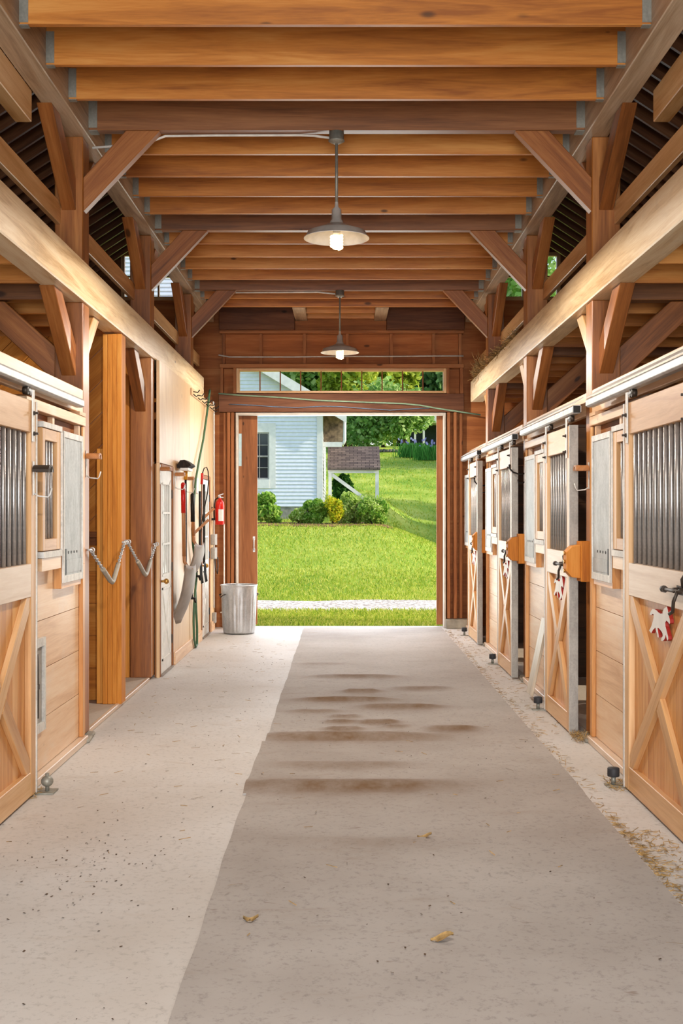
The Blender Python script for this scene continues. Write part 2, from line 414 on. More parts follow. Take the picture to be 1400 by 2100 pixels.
def mat_piece(name, x0, x1, y0, y1, z, label, edge):
    nx, ny = 46, int((y1 - y0) / .035)
    xs = np.linspace(x0, x1, nx); ys = np.linspace(y0, y1, ny)
    X, Y = np.meshgrid(xs, ys); Z = np.full_like(X, z); W = np.zeros_like(X)
    for (cx, cy, sx, sy, h) in MAT_RIDGES:
        dy = (Y - cy - .07 * np.abs((X - cx) / sx) ** 2 * .5) ; ex = np.exp(-((X - cx) / sx) ** 4)
        prof = np.where(dy < 0, np.exp(-(dy / (sy * .8)) ** 2), np.exp(-(dy / (sy * .55)) ** 2))
        Z += 1.6 * h * ex * prof * (1 - np.exp(-((Y - y0) / .05) ** 2))
        W += (ex * np.exp(-((dy + sy * .4) / (sy * .9)) ** 2) + .35 * np.exp(-((X - cx) / (sx * 1.5)) ** 2 - ((dy + sy) / (sy * 2.6)) ** 2)) * min(1, h / .018) * .85
    n = RNG.normal(0, 1, X.shape)
    Z = .0122 + (Z - .0122) * (1 - np.exp(-((Y - y0) / .06) ** 2))
    Z += .0006 * n
    X = X + np.where(np.abs(X - x0) < 1e-6, .004 * np.sin(Y * 2.3 + edge) + .0025 * np.sin(Y * 9), 0)
    V = np.stack([X, Y, Z], -1).reshape(-1, 3)
    mb = MB(); mb.v = [tuple(p) for p in V]
    for j in range(ny - 1):
        for i in range(nx - 1):
            a = j * nx + i
            mb._face((a, a + 1, a + nx + 1, a + nx), [(0, 0)] * 4, 0, True)
    base = len(mb.v)
    ring = [i for i in range(nx)] + [j * nx + nx - 1 for j in range(1, ny)] + [(ny - 1) * nx + i for i in range(nx - 2, -1, -1)] + [j * nx for j in range(ny - 2, 0, -1)]
    R = len(ring)
    for i in ring: mb.v.append(tuple(V[i]))
    for i in ring: mb.v.append((V[i][0], V[i][1], .001))
    for k in range(R):
        k2 = (k + 1) % R
        mb._face((base + k, base + k2, base + R + k2, base + R + k), [(0, 0)] * 4)
    o = mb.build(name, M['mat'], center=False)
    w = np.zeros(len(mb.v)); w[:len(V)] = np.clip(W.reshape(-1), 0, 1)
    at = o.data.attributes.new('wear', 'FLOAT', 'POINT'); at.data.foreach_set('value', w.astype(np.float32))
    tag(o, label, 'mat', 'aisle mats')
mat_piece('floor_mat', -.535, 1.375, 8.14, YE + .02, .012, 'long rumpled brown-grey mat running up to the lawn doorway', 0)
mat_piece('floor_mat', -.560, 1.375, 6.66, 8.15, .016, 'short grey-brown mat with a ridge at each end, between two longer mats', 2)
mat_piece('floor_mat', -.545, 1.372, 2.2, 6.67, .012, 'smooth grey mat in front of the camera, before the ridged mats', 4)

# ------------------------------------------------------------------ loft deck, joists, ties
JX0, JX1 = -1.785, 1.705
mb = MB()
y = 4.5
for k in range(62):
    mb.box(JX0 + .004, JX1 - .004, y, y + .185, 4.55, 4.575, 'x'); y += .19
    if y > 17.2: break
o = mb.build('ceiling', M['deck']); struct(o)
mb = MB(); mb.box(JX0 + .004, JX1 - .004, -3.2, 4.5, 4.55, 4.575, 'x'); struct(mb.build('ceiling_near', M['deck']))

JX0, JX1 = -1.785, 1.705
ties = [8.27, 11.20, 14.20]
jy = []
for a, b in ((8.27 - 2.93, 8.27), (8.27, 11.20), (11.20, 14.20), (14.20, 17.2)):
    for k in range(1, 5):
        yy = a + (b - a) * k / 5
        if 6.4 < yy < 15.6: jy.append(yy)
jy = sorted(jy)
nj = len(jy)
for i, yy in enumerate(jy):
    mb = MB(); mb.box(JX0, JX1, yy - .019, yy + .019, 4.30, 4.535, 'x')
    j = mb.build('ceiling_joist', M['joist'], bevel=.003)
    tag(j, f'{ORD[nj - i]} orange-brown plank joist overhead, counting back from the lawn doorway', 'joist', 'loft floor joists')
    for s, x in ((-1, JX0), (1, JX1)):
        h = MB(); xi = x - s * .05
        h.box(min(x, xi), max(x, xi), yy - .023, yy - .0195, 4.31, 4.50, 'z'); h.box(min(x, xi), max(x, xi), yy + .0195, yy + .023, 4.31, 4.50, 'z'); h.box(min(x, xi), max(x, xi), yy - .023, yy + .023, 4.294, 4.2985, 'y')
        h.build('joist_hanger', M['hanger'], j)['label'] = 'galvanized steel joist hanger'
for i, yy in enumerate(ties):
    mb = MB(); mb.box(JX0, JX1, yy, yy + .09, 4.295, 4.535, 'x')
    j = mb.build('tie_beam', M['tie'], bevel=.004)
    tag(j, ['dark brown cross beam that the near pendant lamp hangs from', 'dark brown cross beam behind the near pendant lamp, with no lamp on it', 'dark brown cross beam that the far pendant lamp hangs from'][i], 'beam', 'dark cross beams of the aisle')
    for s, x in ((-1, JX0), (1, JX1)):
        h = MB(); xi = x - s * .06
        h.box(min(x, xi), max(x, xi), yy - .004, yy - .0005, 4.31, 4.52, 'z'); h.box(min(x, xi), max(x, xi), yy - .004, yy + .094, 4.289, 4.294, 'y')
        h.build('beam_hanger', M['hanger'], j)['label'] = 'galvanized steel beam hanger'

# ------------------------------------------------------------------ longitudinal timbers
GZ0, GZ1 = {-1: 3.085, 1: 3.10}, {-1: 3.365, 1: 3.38}
for s in (-1, 1):
    x0 = JX0 if s < 0 else JX1
    mb = MB(); mb.box(x0, x0 + s * .165, 4.4, YE - .02, 4.25, 4.60, 'y')
    tag(mb.build('plate_beam', M['plate'], bevel=.006), f'weathered top beam along the {SIDE[s]}, carrying the joist ends', 'beam')
    gx = face(s) - s * .022
    mb = MB(); mb.box(gx, gx + s * .17, 4.4, 15.3 if s < 0 else 15.9, GZ0[s], GZ1[s], 'y')
    tag(mb.build('girt_beam', M['girt'], bevel=.008), f'big cream-coloured mid-height beam along the {SIDE[s]}', 'beam')
    mb = MB(); mb.box(s * 1.955, s * 2.06, 5.3, 7.40, 4.06, 4.26, 'y')
    tag(mb.build('stub_beam', M['rail'], bevel=.005), f'short brown beam ending in mid air beside the {SIDE[s]} top beam', 'beam')

def cut_post(s, P):
    a = face(s)
    mb = MB()
    mb.box(a, a + s * .2, P, P + .2, .03, GZ0[s] - .001, 'z')
    mb.box(a, a + s * .2, P, P + .2, GZ1[s] + .001, 4.249, 'z')
    mb.box(a + s * .15, a + s * .2, P, P + .2, GZ0[s] - .001, GZ1[s] + .001, 'z')
    return mb
for s in (-1, 1):
    for i, P in enumerate(POSTS):
        o = cut_post(s, P).build('timber_post', M['post'], bevel=.006)
        tag(o, f'{ORD[3 - i]} timber post from the lawn doorway, on the {SIDE[s]}', 'post', 'timber posts of the aisle')
        a = face(s); T = {-1: 'tool-wall', 1: 'plaque'}[s]; pn = ORD[3 - i]
        # braces in the line of the posts
        def ybrace(zt, dy, dz, h, sgn, nm, lab, x0, x1, mat=M['brace']):
            e = P if sgn < 0 else P + .2
            poly = [(e, zt - dz), (e, zt - dz + h), (e + sgn * (dy - h), zt), (e + sgn * dy, zt)]
            mb = MB(); mb.prism(poly, 'yz', x0, x1, (sgn * dy, dz))
            tag(mb.build(nm, mat, bevel=.004), lab, 'brace', 'knee braces')
        xa, xb = a + s * .05, a + s * .15
        ybrace(4.249, .69, .52, .22, -1, 'knee_brace', f'upper lengthwise knee brace on camera side of the {pn} {T} post from doorway', xa, xb)
        ybrace(4.249, .60, .50, .20, 1, 'knee_brace', f'upper lengthwise knee brace on doorway side of the {pn} {T} post from doorway', xa, xb)
        ybrace(GZ0[s] - .001, .63, .52, .22, -1, 'knee_brace', f'lower lengthwise knee brace on camera side of the {pn} {T} post from doorway', xa, xb)
        if not (s < 0 and i > 0): ybrace(GZ0[s] - .001, .60, .50, .20, 1, 'knee_brace', f'lower lengthwise knee brace on doorway side of the {pn} {T} post from doorway', xa, xb, M['rail'])
        # brace across the aisle, post to tie
        def xbrace(e, zt, dx, dz, h, dirx, y0, y1, lab, mat):
            poly = [(e, zt - dz), (e, zt - dz + h), (e + dirx * (dx - h), zt), (e + dirx * dx, zt)]
            mb = MB(); mb.prism(poly, 'xz', y0, y1, (dirx * dx, dz))
            tag(mb.build('knee_brace', mat, bevel=.005), lab, 'brace', 'knee braces')
        xbrace(a, 4.294, .54, .57, .24, -s, P + .005, P + .095, f'diagonal aisle brace between the {pn} {T} post from doorway and its cross beam', M['brace'])
        if not (s < 0 and i > 0): xbrace(a + s * .2, 3.10, .62, .58, .25, s, P + .05, P + .15, f'diagonal stall-side brace under the loft, at the {pn} {T} post from doorway', M['brace'])
    # upper rails between posts (one per bay)
    for i, (y0, y1) in enumerate(((4.6, POSTS[0] - .001), (POSTS[0] + .201, POSTS[1] - .001), (POSTS[1] + .201, POSTS[2] - .001), (POSTS[2] + .201, YE - .05))):
        a = face(s); mb = MB(); mb.box(a + s * .155, a + s * .195, y0, y1, 3.63, 3.785, 'y')
        tag(mb.build('loft_rail', M['rail'], bevel=.004), f'{ORD[4 - i]} loft rail board from the doorway, above the {SIDE[s]} cream beam', 'rail', 'loft rail boards')

# ------------------------------------------------------------------ side lofts: ties, joists, deck, rafters, roof
for s in (-1, 1):
    a = face(s)
    ys = []
    for b0 in (POSTS[0] - PITCH, *POSTS):
        for k in range(5):
            y = b0 + .59 * k
            if y < 16.1: ys.append((y, k == 0))
    n = len(ys)
    for i, (y, tie) in enumerate(ys):
        th = .16 if tie else .04
        mb = MB(); mb.box(a + s * (.21 if tie else .15), s * 5.4, y + (.02 if tie else 0), y + th, 3.105, 3.34, 'x')
        if tie:
            tag(mb.build('side_tie_beam', M['tie'], bevel=.004), f'dark beam running outward from the {ORD[4 - i // 5]} bent from the doorway, {SIDE[s]}', 'beam', f'outward beams, {SIDE[s]}')
        else:
            tag(mb.build('side_loft_joist', M['joist']), f'loft joist running outward over the rooms on the {SIDE[s]}', 'joist', f'side loft joists, {SIDE[s]}')
    mb = MB()
    y = 4.4
    while y < YE:
        mb.box(a + s * .16, s * 5.4, y, y + .235, 3.345, 3.37, 'x'); y += .24
    struct(mb.build('ceiling_side_loft', M['deck']))
    # rafters
    y = 5.0; k = 0
    while y < YE - .1:
        if True:
            x0, x1 = .02, 5.6
            mb = MB(); z0, z1 = 7.1 - .65 * x0, 7.1 - .65 * x1
            mb.prism([(s * x0, z0), (s * x1, z1), (s * x1, z1 + .20), (s * x0, z0 + .20)], 'xz', y, y + .038, (s * 1, -.65))
            tag(mb.build('roof_rafter', M['rafter']), f'dark roof rafter sloping above the {SIDE[s]} loft', 'rafter', f'roof rafters, {SIDE[s]}')
        y += .30; k += 1
    mb = MB(); mb.prism([(0, 7.302), (s * 5.9, 7.302 - .65 * 5.9), (s * 5.9, 7.38 - .65 * 5.9), (0, 7.38)], 'xz', -3.4, YE + .45, (1, -.65))
    struct(mb.build('ceiling_roof', M['roofing']))
    # outer walls with stall windows
    mb = MB()
    edges = [-3.2]; wins = []
    for yb in (POSTS[0] - PITCH, *POSTS[:2]):
        yc = yb + 1.55; wins.append((yc - .45, yc + .45))
    def wall_boards(y0, y1, z0, z1):
        z = z0
        while z < z1 - .001:
            zz = min(z + .19, z1); mb.box(s * 5.40, s * 5.45, y0, y1, z + .002, zz, 'y'); z += .19
    prev = -3.2
    for (w0, w1) in wins:
        wall_boards(prev, w0, 0, 3.75); wall_boards(w0, w1, 0, 1.35); wall_boards(w0, w1, 2.25, 3.75); prev = w1
    wall_boards(prev, YE + .1, 0, 3.75)
    struct(mb.build('wall_outer', M['dark']))
# ------------------------------------------------------------------ stall partitions (cross walls)
def plank_wall(name, mat, x0, x1, y0, y1, z0, z1, h=.24, along='x'):
    mb = MB(); z = z0
    while z < z1 - .001:
        zz = min(z + h, z1); mb.box(x0, x1, y0, y1, z + .002, zz - .002, along); z += h
    return mb.build(name, mat)
for P in (POSTS[0] - PITCH, *POSTS):
    struct(plank_wall('wall_partition', M['dark'], XR + .21, 5.38, P + .08, P + .12, .02, 2.45))
struct(plank_wall('wall_partition', M['dark'], -5.38, XL - .21, POSTS[0] - PITCH + .08, POSTS[0] - PITCH + .12, .04, 2.45))
struct(plank_wall('wall_partition', M['brown'], -5.38, XL - .21, POSTS[0] + .10, POSTS[0] + .14, .04, 2.45))

# ------------------------------------------------------------------ stall fronts
XF = {-1: -1.74, 1: 1.635}
HORSE = [(915,1130),(850,1200),(820,1270),(825,1300),(770,1318),(720,1300),(690,1275),(640,1265),(590,1275),(555,1330),(527,1405),(565,1412),(600,1370),(622,1380),(620,1450),(600,1530),
         (575,1620),(545,1690),(515,1750),(565,1790),(610,1700),(665,1638),(672,1700),(702,1760),(712,1820),(738,1818),(735,1770),(720,1700),(708,1632),(740,1627),(790,1665),(825,1710),(830,1750),
         (800,1800),(788,1860),(815,1864),(850,1830),(880,1770),(888,1705),(905,1760),(925,1815),(945,1780),(940,1720),(910,1620),(885,1540),(880,1470),(900,1420),(930,1430),(968,1465),(982,1440),(975,1370),(955,1300),(935,1200)]
def stall_door(s, yn, w, label, nbar, plaque, br=.0135):
    xf = XF[s]; yf = yn + w
    X = lambda a: xf + s * a
    root = thing('stall_gate', label, 'stall door', (X(.027), yn + w / 2, 0), 'sliding stall doors')
    st = .12
    mb = MB()
    for y0 in (yn, yf - st): mb.box(X(0), X(.055), y0, y0 + st, .015, 2.23, 'z')
    for z0, z1 in ((2.05, 2.23), (.015, .15)): mb.box(X(.001), X(.054), yn + st, yf - st, z0, z1, 'y')
    mb.build('frame', M['door'], root, bevel=.003)
    mb = MB(); mb.box(X(-.0005), X(.054), yn + st + .0005, yf - st - .0005, 1.13, 1.316, 'y'); mb.build('middle_rail', M['pale'], root, bevel=.003)['label'] = 'pale middle rail'  # middle rail in a paler wood colour than the frame around it
    mb = MB(); y = yn + st
    while y < yf - st - .001:
        y2 = min(y + .105, yf - st); mb.box(X(.034), X(.046), y + .001, y2 - .001, .15, 1.13, 'z'); y = y2
    mb.build('board_panel', M['panel'], root)
    a0, b0 = (yf - st, .15), (yn + st, 1.13)          # long diagonal: low at the far stile, high at the near stile
    a1, b1 = (yn + st, .15), (yf - st, 1.13)
    if s < 0: a0, b0, a1, b1 = a1, b1, a0, b0
    def diag(p, q, half=None):
        hw = .048; dv = Vector((q[0] - p[0], q[1] - p[1])); L = dv.length; dv /= L; nv = Vector((-dv.y, dv.x)) * hw
        P, Q = Vector(p), Vector(q)
        segs = [(P, Q)]
        if half:
            mid = (P + Q) / 2; segs = [(P, mid - dv * .055), (mid + dv * .055, Q)]
        out = []
        for u, v_ in segs:
            poly = [u + nv, v_ + nv, v_ - nv, u - nv]
            poly = clip_rect([tuple(c) for c in poly], yn + st, yf - st, .15, 1.13)
            out.append((poly, tuple(dv)))
        return out
    for half, (p, q) in ((False, (a0, b0)), (True, (a1, b1))):
        for poly, g in diag(p, q, half):
            mb = MB(); mb.prism([(c[0], c[1]) for c in poly], 'yz', X(.004), X(.034), g); mb.build('cross_brace', M['door'], root, bevel=.002)
    for e, sg in ((yn, -1), (yf, 1)):
        mb = MB(); mb.box(X(-.004), X(.058), e, e + sg * .004, .012, 2.232, 'z', 0)
        mb.box(X(-.004), X(-.0005), e, e - sg * .022, .012, 2.232, 'z', 1)
        mb.build('edge_channel', [M['strip_grey'], M['white_steel']], root)['label'] = 'galvanized steel edge channel'
    nb = nbar; proto = None
    span = w - 2 * st
    for k in range(nb):
        y = yn + st + span * (k + .5) / nb
        if proto is None:
            mb = MB(); mb.tube([(X(.028), y, 1.316), (X(.028), y, 2.05)], br, 10); proto = mb.build('bar', M['bar'], root); proto['label'] = 'round steel bar'; y00 = y
        else:
            c = proto.copy(); COL.objects.link(c); c.parent = root; c.location = (0, y - y00, 0)
    for y in (yn + .10, yf - .10):
        mb = MB(); mb.box(X(-.010), X(-.004), y - .02, y + .02, 2.0, 2.29, 'z')
        mb.tube([(X(-.004), y, 2.28), (X(.03), y, 2.30)], .008, 6)
        h = mb.build('hanger_strap', M['white_steel'], root); h['label'] = 'galvanized steel hanger strap'
        for z in (2.045, 2.16):
            mb = MB(); mb.tube([(X(-.035), y, z), (X(-.01), y, z)], .007, 6); mb.tube([(X(-.018), y, z), (X(-.011), y, z)], .013, 6); mb.build('bolt', M['dark_metal'], h)
        mb = MB(); mb.tube([(X(.015), y - .02, 2.285), (X(.045), y - .02, 2.285)], .022, 12); mb.tube([(X(.015), y + .03, 2.285), (X(.045), y + .03, 2.285)], .022, 12)
        mb.build('trolley', M['dark_metal'], h)
    if plaque:
        yc, zc = yn + w * .46, 1.035
        poly = [(yc - (x - 747) / 465 * .40, zc + (1496 - z) / 732 * .185) for x, z in HORSE]
        mb = MB(); mb.prism(poly, 'yz', X(.006), X(.026), (1, 0), 0, 1); mb.build('horse_plaque', [M['white'], M['redpaint']], root)['label'] = 'white horse cutout with red edges'
    # latch: bolt rod, loop and lever on the middle rail
    yl, zl = yn + .14, 1.225
    mb = MB(); mb.tube([(X(-.03), yl + .26, zl - .005), (X(-.03), yl - .08, zl)], .010, 7); mb.tube([(X(-.03), yl + .29, zl - .005), (X(-.03), yl + .255, zl - .005)], .018, 7)
    mb.tube([(X(-.004), yl + .10, zl), (X(-.034), yl + .10, zl)], .014, 7); mb.tube([(X(-.004), yl, zl), (X(-.034), yl, zl)], .014, 7)
    mb.tube([(X(-.034), yl + .02, zl), (X(-.05), yl + .03, zl - .05), (X(-.045), yl + .06, zl - .10), (X(-.05), yl + .10, zl - .115)], .009, 7)
    mb.tube([(X(-.02), yl - .02, zl + .02), (X(-.03), yl - .04, zl + .06), (X(-.02), yl - .06, zl + .085)], .008, 6)
    mb.box(X(-.004), X(-.0005), yl - .07, yl + .14, zl - .022, zl + .022, 'y')
    mb.build('latch', M['dark_metal'], root)['label'] = 'dark iron sliding latch'
    return root

def clip_rect(poly, x0, x1, y0, y1):
    def clip(P, ins, inter):
        out = []
        for i in range(len(P)):
            a, b = P[i - 1], P[i]
            if ins(b):
                if not ins(a): out.append(inter(a, b))
                out.append(b)
            elif ins(a): out.append(inter(a, b))
        return out
    def lx(v): return lambda a, b: (v, a[1] + (b[1] - a[1]) * (v - a[0]) / (b[0] - a[0]))
    def ly(v): return lambda a, b: (a[0] + (b[0] - a[0]) * (v - a[1]) / (b[1] - a[1]), v)
    P = poly
    for ins, it in ((lambda p: p[0] >= x0, lx(x0)), (lambda p: p[0] <= x1, lx(x1)), (lambda p: p[1] >= y0, ly(y0)), (lambda p: p[1] <= y1, ly(y1))):
        if P: P = clip(P, ins, it)
    return P

stall_door(-1, 5.36, 1.33, 'pale wood sliding stall door across from the plaque doors, beside a barred sash', 11, False)
stall_door(1, 5.46, 1.375, 'big stall door with horse plaque cut by the frame edge, bars closest to the camera', 11, True)
d2 = stall_door(1, 8.45, 1.06, 'stall door with horse plaque behind the third post from the doorway', 8, True, .0105)
copy_tree(d2, (0, 2.89, 0), 'stall door with horse plaque behind the second post from the doorway', 'sliding stall doors')
copy_tree(d2, (0, 5.76, 0), 'stall door with horse plaque at the far end of the row, beside the lawn doorway', 'sliding stall doors')

def stall_front(s, P, where, short=False, y0=None):
    f = face(s); X = lambda a: f + s * a
    if y0 is None: y0 = P - 1.55
    root = thing('plank_stall_wall', f'pale plank stall wall {where}', 'stall wall', (X(.02), (y0 + P) / 2, 0), 'plank stall walls')
    mb = MB(); z = .05
    for h in (.30, .30, .30, .30):
        mb.box(X(0), X(.03), y0, P - .002, z + .002, z + h - .002, 'y'); z += h
    mb.build('plank_panel', M['light'], root)
    mb = MB(); mb.box(X(-.05), X(.05), y0, P - .06, .002, .048, 'y'); mb.build('sill', M['pale'], root, bevel=.004)
    for ya in ((P - .87, P - .14) if not short else (P - .14,)):
        mb = MB(); mb.box(X(0), X(.09), ya, ya + .05, 1.255, 2.205, 'z'); mb.build('stud', M['light'], root)
    mb = MB(); mb.box(X(-.02), X(.09), y0, P - .002, 2.208, 2.272, 'y'); mb.build('rail', M['light'], root, bevel=.003)
    mb = MB(); mb.box(X(.032), X(.06), y0, P - .002, 2.10, 2.205, 'y'); mb.build('backing_board', M['brown'], root)
    mb = MB(); mb.box(X(-.03), X(-.001), P - .14, P - .075, .05, 1.25, 'z'); mb.box(X(-.015), X(-.001), P - .07, P - .002, .05, 2.20, 'z'); mb.build('trim_board', M['panel'], root, bevel=.003)
    mb = MB(); mb.box(X(-.02), X(.05), P - .19, P - .004, 2.276, 2.30, 'y'); mb.build('block', M['light'], root)
    return root
def header(s, P, y0, where):
    f = face(s); X = lambda a: f + s * a
    mb = MB(); mb.box(X(0), X(.04), y0, P - .002, 2.30, 2.465, 'y')
    tag(mb.build('header_board', M['light'], bevel=.004), f'pale header board {where}', 'board', 'header boards')
def track(s, y0, y1, where):
    xf = XF[s]; X = lambda a: xf + s * a
    root = thing('door_track', f'galvanized sliding door track {where}', 'track', (X(.03), (y0 + y1) / 2, 2.31), 'door tracks')
    mb = MB()
    prof = [(X(-.004), 2.318), (X(-.004), 2.352), (X(.006), 2.366), (X(.05), 2.370), (X(.062), 2.36), (X(.062), 2.318), (X(.05), 2.308), (X(.012), 2.308)]
    mb.prism(prof, 'xz', y0, y1); mb.build('rail', M['galv'], root, bevel=.002)
    mb = MB(); mb.prism([(X(-.008), 2.366), (X(-.006), 2.372), (X(.075), 2.425), (X(.078), 2.419)], 'xz', y0, y1 - .01)
    if s > 0: mb.build('flashing', M['white_steel'], root)
    mb = MB(); mb.box(X(.004), X(.055), y0 - .004, y0 - .0005, 2.312, 2.362, 'z'); mb.build('end_cap', M['black'], root)
def grille(s, P, where):
    f = face(s); X = lambda a: f + s * a
    y0, y1 = P - 1.42, P - .98
    root = thing('grille_window', f'small barred wooden sash {where}', 'grille window', (X(-.02), (y0 + y1) / 2, 1.27), 'barred sashes')
    mb = MB()
    for a_, b_ in ((y0, y0 + .06), (y1 - .09, y1)): mb.box(X(-.078), X(-.034), a_, b_, 1.376, 2.10, 'z')
    for a_, b_ in ((1.376, 1.446), (2.03, 2.10)): mb.box(X(-.077), X(-.035), y0 + .06, y1 - .09, a_, b_, 'y')
    mb.build('frame', M['door'], root, bevel=.003)
    mb = MB()
    for a_, b_ in ((2.103, 2.135), (1.335, 1.372)): mb.box(X(-.084), X(-.034), y0, y1 + .02, a_, b_, 'y')
    mb.box(X(-.086), X(-.036), y1 + .004, y1 + .022, 1.37, 2.10, 'z')
    mb.build('guide_strip', M['white_steel'], root)
    mb = MB(); mb.box(X(-.074), X(-.001), y0, y1 + .02, 1.258, 1.332, 'y'); mb.build('ledge', M['light'], root)
    mb = MB()
    for a_, b_ in ((y0, y0 + .04), (y1 - .04, y1)): mb.box(X(-.033), X(-.001), a_, b_, 1.376, 2.13, 'z')
    mb.build('side_block', M['panel'], root)
    for k in range(4):
        y = y0 + .085 + k * .066
        mb = MB(); mb.tube([(X(-.056), y, 1.446), (X(-.056), y, 2.03)], .011, 8); mb.build('bar', M['bar'], root)['label'] = 'round steel bar'
def feeder(s, P, where):
    f = face(s); X = lambda a: f + s * a
    y0, y1 = P - .83, P - .30
    root = thing('feed_hatch', f'grey sheet metal feed hatch {where}', 'feed hatch', (X(-.05), (y0 + y1) / 2, 1.15), 'metal feed hatches')
    mb = MB(); mb.box(X(-.058), X(-.053), y0 + .012, y1 - .012, 1.20, 2.08, 'z')
    sh = mb.build('sheet', M['sheet'], root); sh['label'] = 'galvanized metal sheet'
    mb = MB(); mb.box(X(-.062), X(-.0585), y0 + .085, y1 - .02, 1.215, 1.30, 'y'); mb.build('doubler', M['sheet'], sh)
    for k in range(4):
        y = y0 + .14 + k * .08
        mb = MB(); mb.tube([(X(-.0605), y, 1.345), (X(-.0575), y, 1.345)], .010, 6); mb.build('hole', M['black'], sh)
    mb = MB(); mb.box(X(-.062), X(-.0585), y0 + .022, y0 + .075, 1.205, 1.37, 'z'); mb.build('slot', M['black'], sh)
    mb = MB()
    for a_, b_ in ((y0 - .010, y0 + .012), (y1 - .012, y1 + .010)): mb.box(X(-.066), X(-.05), a_, b_, 1.155, 2.12, 'z')
    for a_, b_ in ((1.155, 1.20), (2.08, 2.12)): mb.box(X(-.065), X(-.051), y0 + .012, y1 - .012, a_, b_, 'y')
    mb.build('channel_frame', M['white_steel'], root, bevel=.002)['label'] = 'pale steel channel frame'
    mb = MB(); mb.box(X(-.049), X(-.001), y0 - .01, y0 + .05, 1.12, 2.1, 'z'); mb.box(X(-.049), X(-.001), y1 - .05, y1 + .01, 1.12, 2.1, 'z'); mb.box(X(-.049), X(-.001), y0 + .05, y1 - .05, 1.12, 1.20, 'y')
    mb.build('box_back', M['panel'], root)['label'] = 'orange wooden box behind the sheet'
def hatch(s, P, where):
    f = face(s); X = lambda a: f + s * a
    y0, y1 = P - 1.46, P - 1.13
    root = thing('wall_hatch', f'narrow steel-framed hatch low down {where}', 'hatch', (X(-.01), (y0 + y1) / 2, .3), 'low steel hatches')
    mb = MB()
    for a_, b_ in ((y0, y0 + .03), (y1 - .03, y1)): mb.box(X(-.025), X(-.001), a_, b_, .29, .85, 'z')
    for a_, b_ in ((.29, .34), (.80, .85)): mb.box(X(-.024), X(-.001), y0 + .03, y1 - .03, a_, b_, 'y')
    mb.build('frame', M['white_steel'], root)
    mb = MB(); mb.box(X(-.006), X(-.001), y0 + .03, y1 - .03, .34, .80, 'z'); mb.build('plate', M['strip_grey'], root)
    mb = MB(); mb.tube([(X(-.016), (y0 + y1) / 2, .38), (X(-.016), (y0 + y1) / 2, .76)], .008, 6); mb.box(X(-.022), X(-.006), (y0 + y1) / 2 - .03, (y0 + y1) / 2 + .03, .55, .58, 'y'); mb.build('slide_rod', M['dark_metal'], root)
def roller(s, y, where):
    x = XF[s] - s * .045
    root = thing('floor_roller', f'black door guide roller on the floor {where}', 'roller', (x, y, 0), 'door guide rollers')
    mb = MB(); mb.box(x - .05, x + .05, y - .05, y + .03, .001, .008, 'x'); mb.tube([(x, y, .008), (x, y, .06)], .014, 8); mb.build('bracket', M['hanger'], root)
    mb = MB(); mb.lathe([(.0, .055), (.034, .055), (.036, .06), (.036, .10), (.032, .105), (0, .106)], 14, (x, y, 0)); mb.build('wheel', M['wheel'], root)

BAY = {0: 'between the big front stall door and the third post', 1: 'in front of the second post from the doorway', 2: 'in front of the first post from the doorway'}
for i, P in enumerate(POSTS):
    w = ['on the plaque row before its third post from the doorway', 'on the plaque row before its second post from the doorway', 'on the plaque row before its first post from the doorway'][i]
    stall_front(1, P, w); grille(1, P, w); feeder(1, P, w); hatch(1, P, w)
    header(1, P, P - 2.74, w); track(1, P - 2.85 if i else 5.2, P - .38, w)
wl = 'on the tool-wall side by the chains'
stall_front(-1, POSTS[0], wl); grille(-1, POSTS[0], wl); feeder(-1, POSTS[0], wl); hatch(-1, POSTS[0], wl)
header(-1, POSTS[0], 5.5, wl); track(-1, 5.2, POSTS[0] - .36, wl)
# last short bay beside the doorway
wle = 'in the last bay beside the lawn doorway'
stall_front(1, YE - .02, wle, True, 15.24); feeder(1, YE + .22, wle); header(1, YE - .02, 14.42, wle); track(1, 14.31, YE - .12, wle)
roller(1, 6.90, 'at the big front plaque door'); roller(1, 9.56, 'at the plaque door by the leaning board'); roller(1, 12.46, 'at the plaque door between the two black hooks'); roller(1, 15.34, 'at the plaque door nearest the lawn')
x = XF[-1] + .05
root = thing('floor_roller', 'grey ball-shaped door guide on the floor at the tool-wall side door', 'roller', (x, 6.73, 0), 'door guide rollers')
mb = MB(); mb.box(x - .05, x + .05, 6.67, 6.79, .001, .01, 'x'); mb.tube([(x, 6.73, .01), (x, 6.73, .11)], .012, 8); mb.build('bracket', M['hanger'], root)
mb = MB(); mb.ball((x, 6.73, .065), (.036, .036, .032), 14); mb.build('ball', M['hanger'], root)

# wooden door stops on the plaque-row posts
for i, P in enumerate(POSTS):
    root = thing('door_stop', f'orange chamfered wooden door stop on the {ORD[3 - i]} plaque-side post from the doorway', 'door stop', (XR - .08, P + .08, 1.12), 'wooden door stops')
    mb = MB(); mb.box(XR - .075, XR - .001, P + .005, P + .165, 1.115, 1.40, 'z'); mb.build('back_block', M['orange'], root, bevel=.004)
    mb = MB(); x0, x1 = XR - .175, XR - .076
    mb.prism([(x1, 1.14), (x1, 1.375), (x0 + .04, 1.365), (x0, 1.325), (x0, 1.19), (x0 + .04, 1.145)], 'xz', P + .02, P + .15, (0, 1)); mb.build('front_block', M['orange'], root, bevel=.003)
    for z in (1.19, 1.255, 1.315):
        mb = MB(); mb.tube([(x0 - .012, P + .08, z), (x0 - .0005, P + .08, z)], .014, 8); mb.build('bolt_head', M['brass'], root)

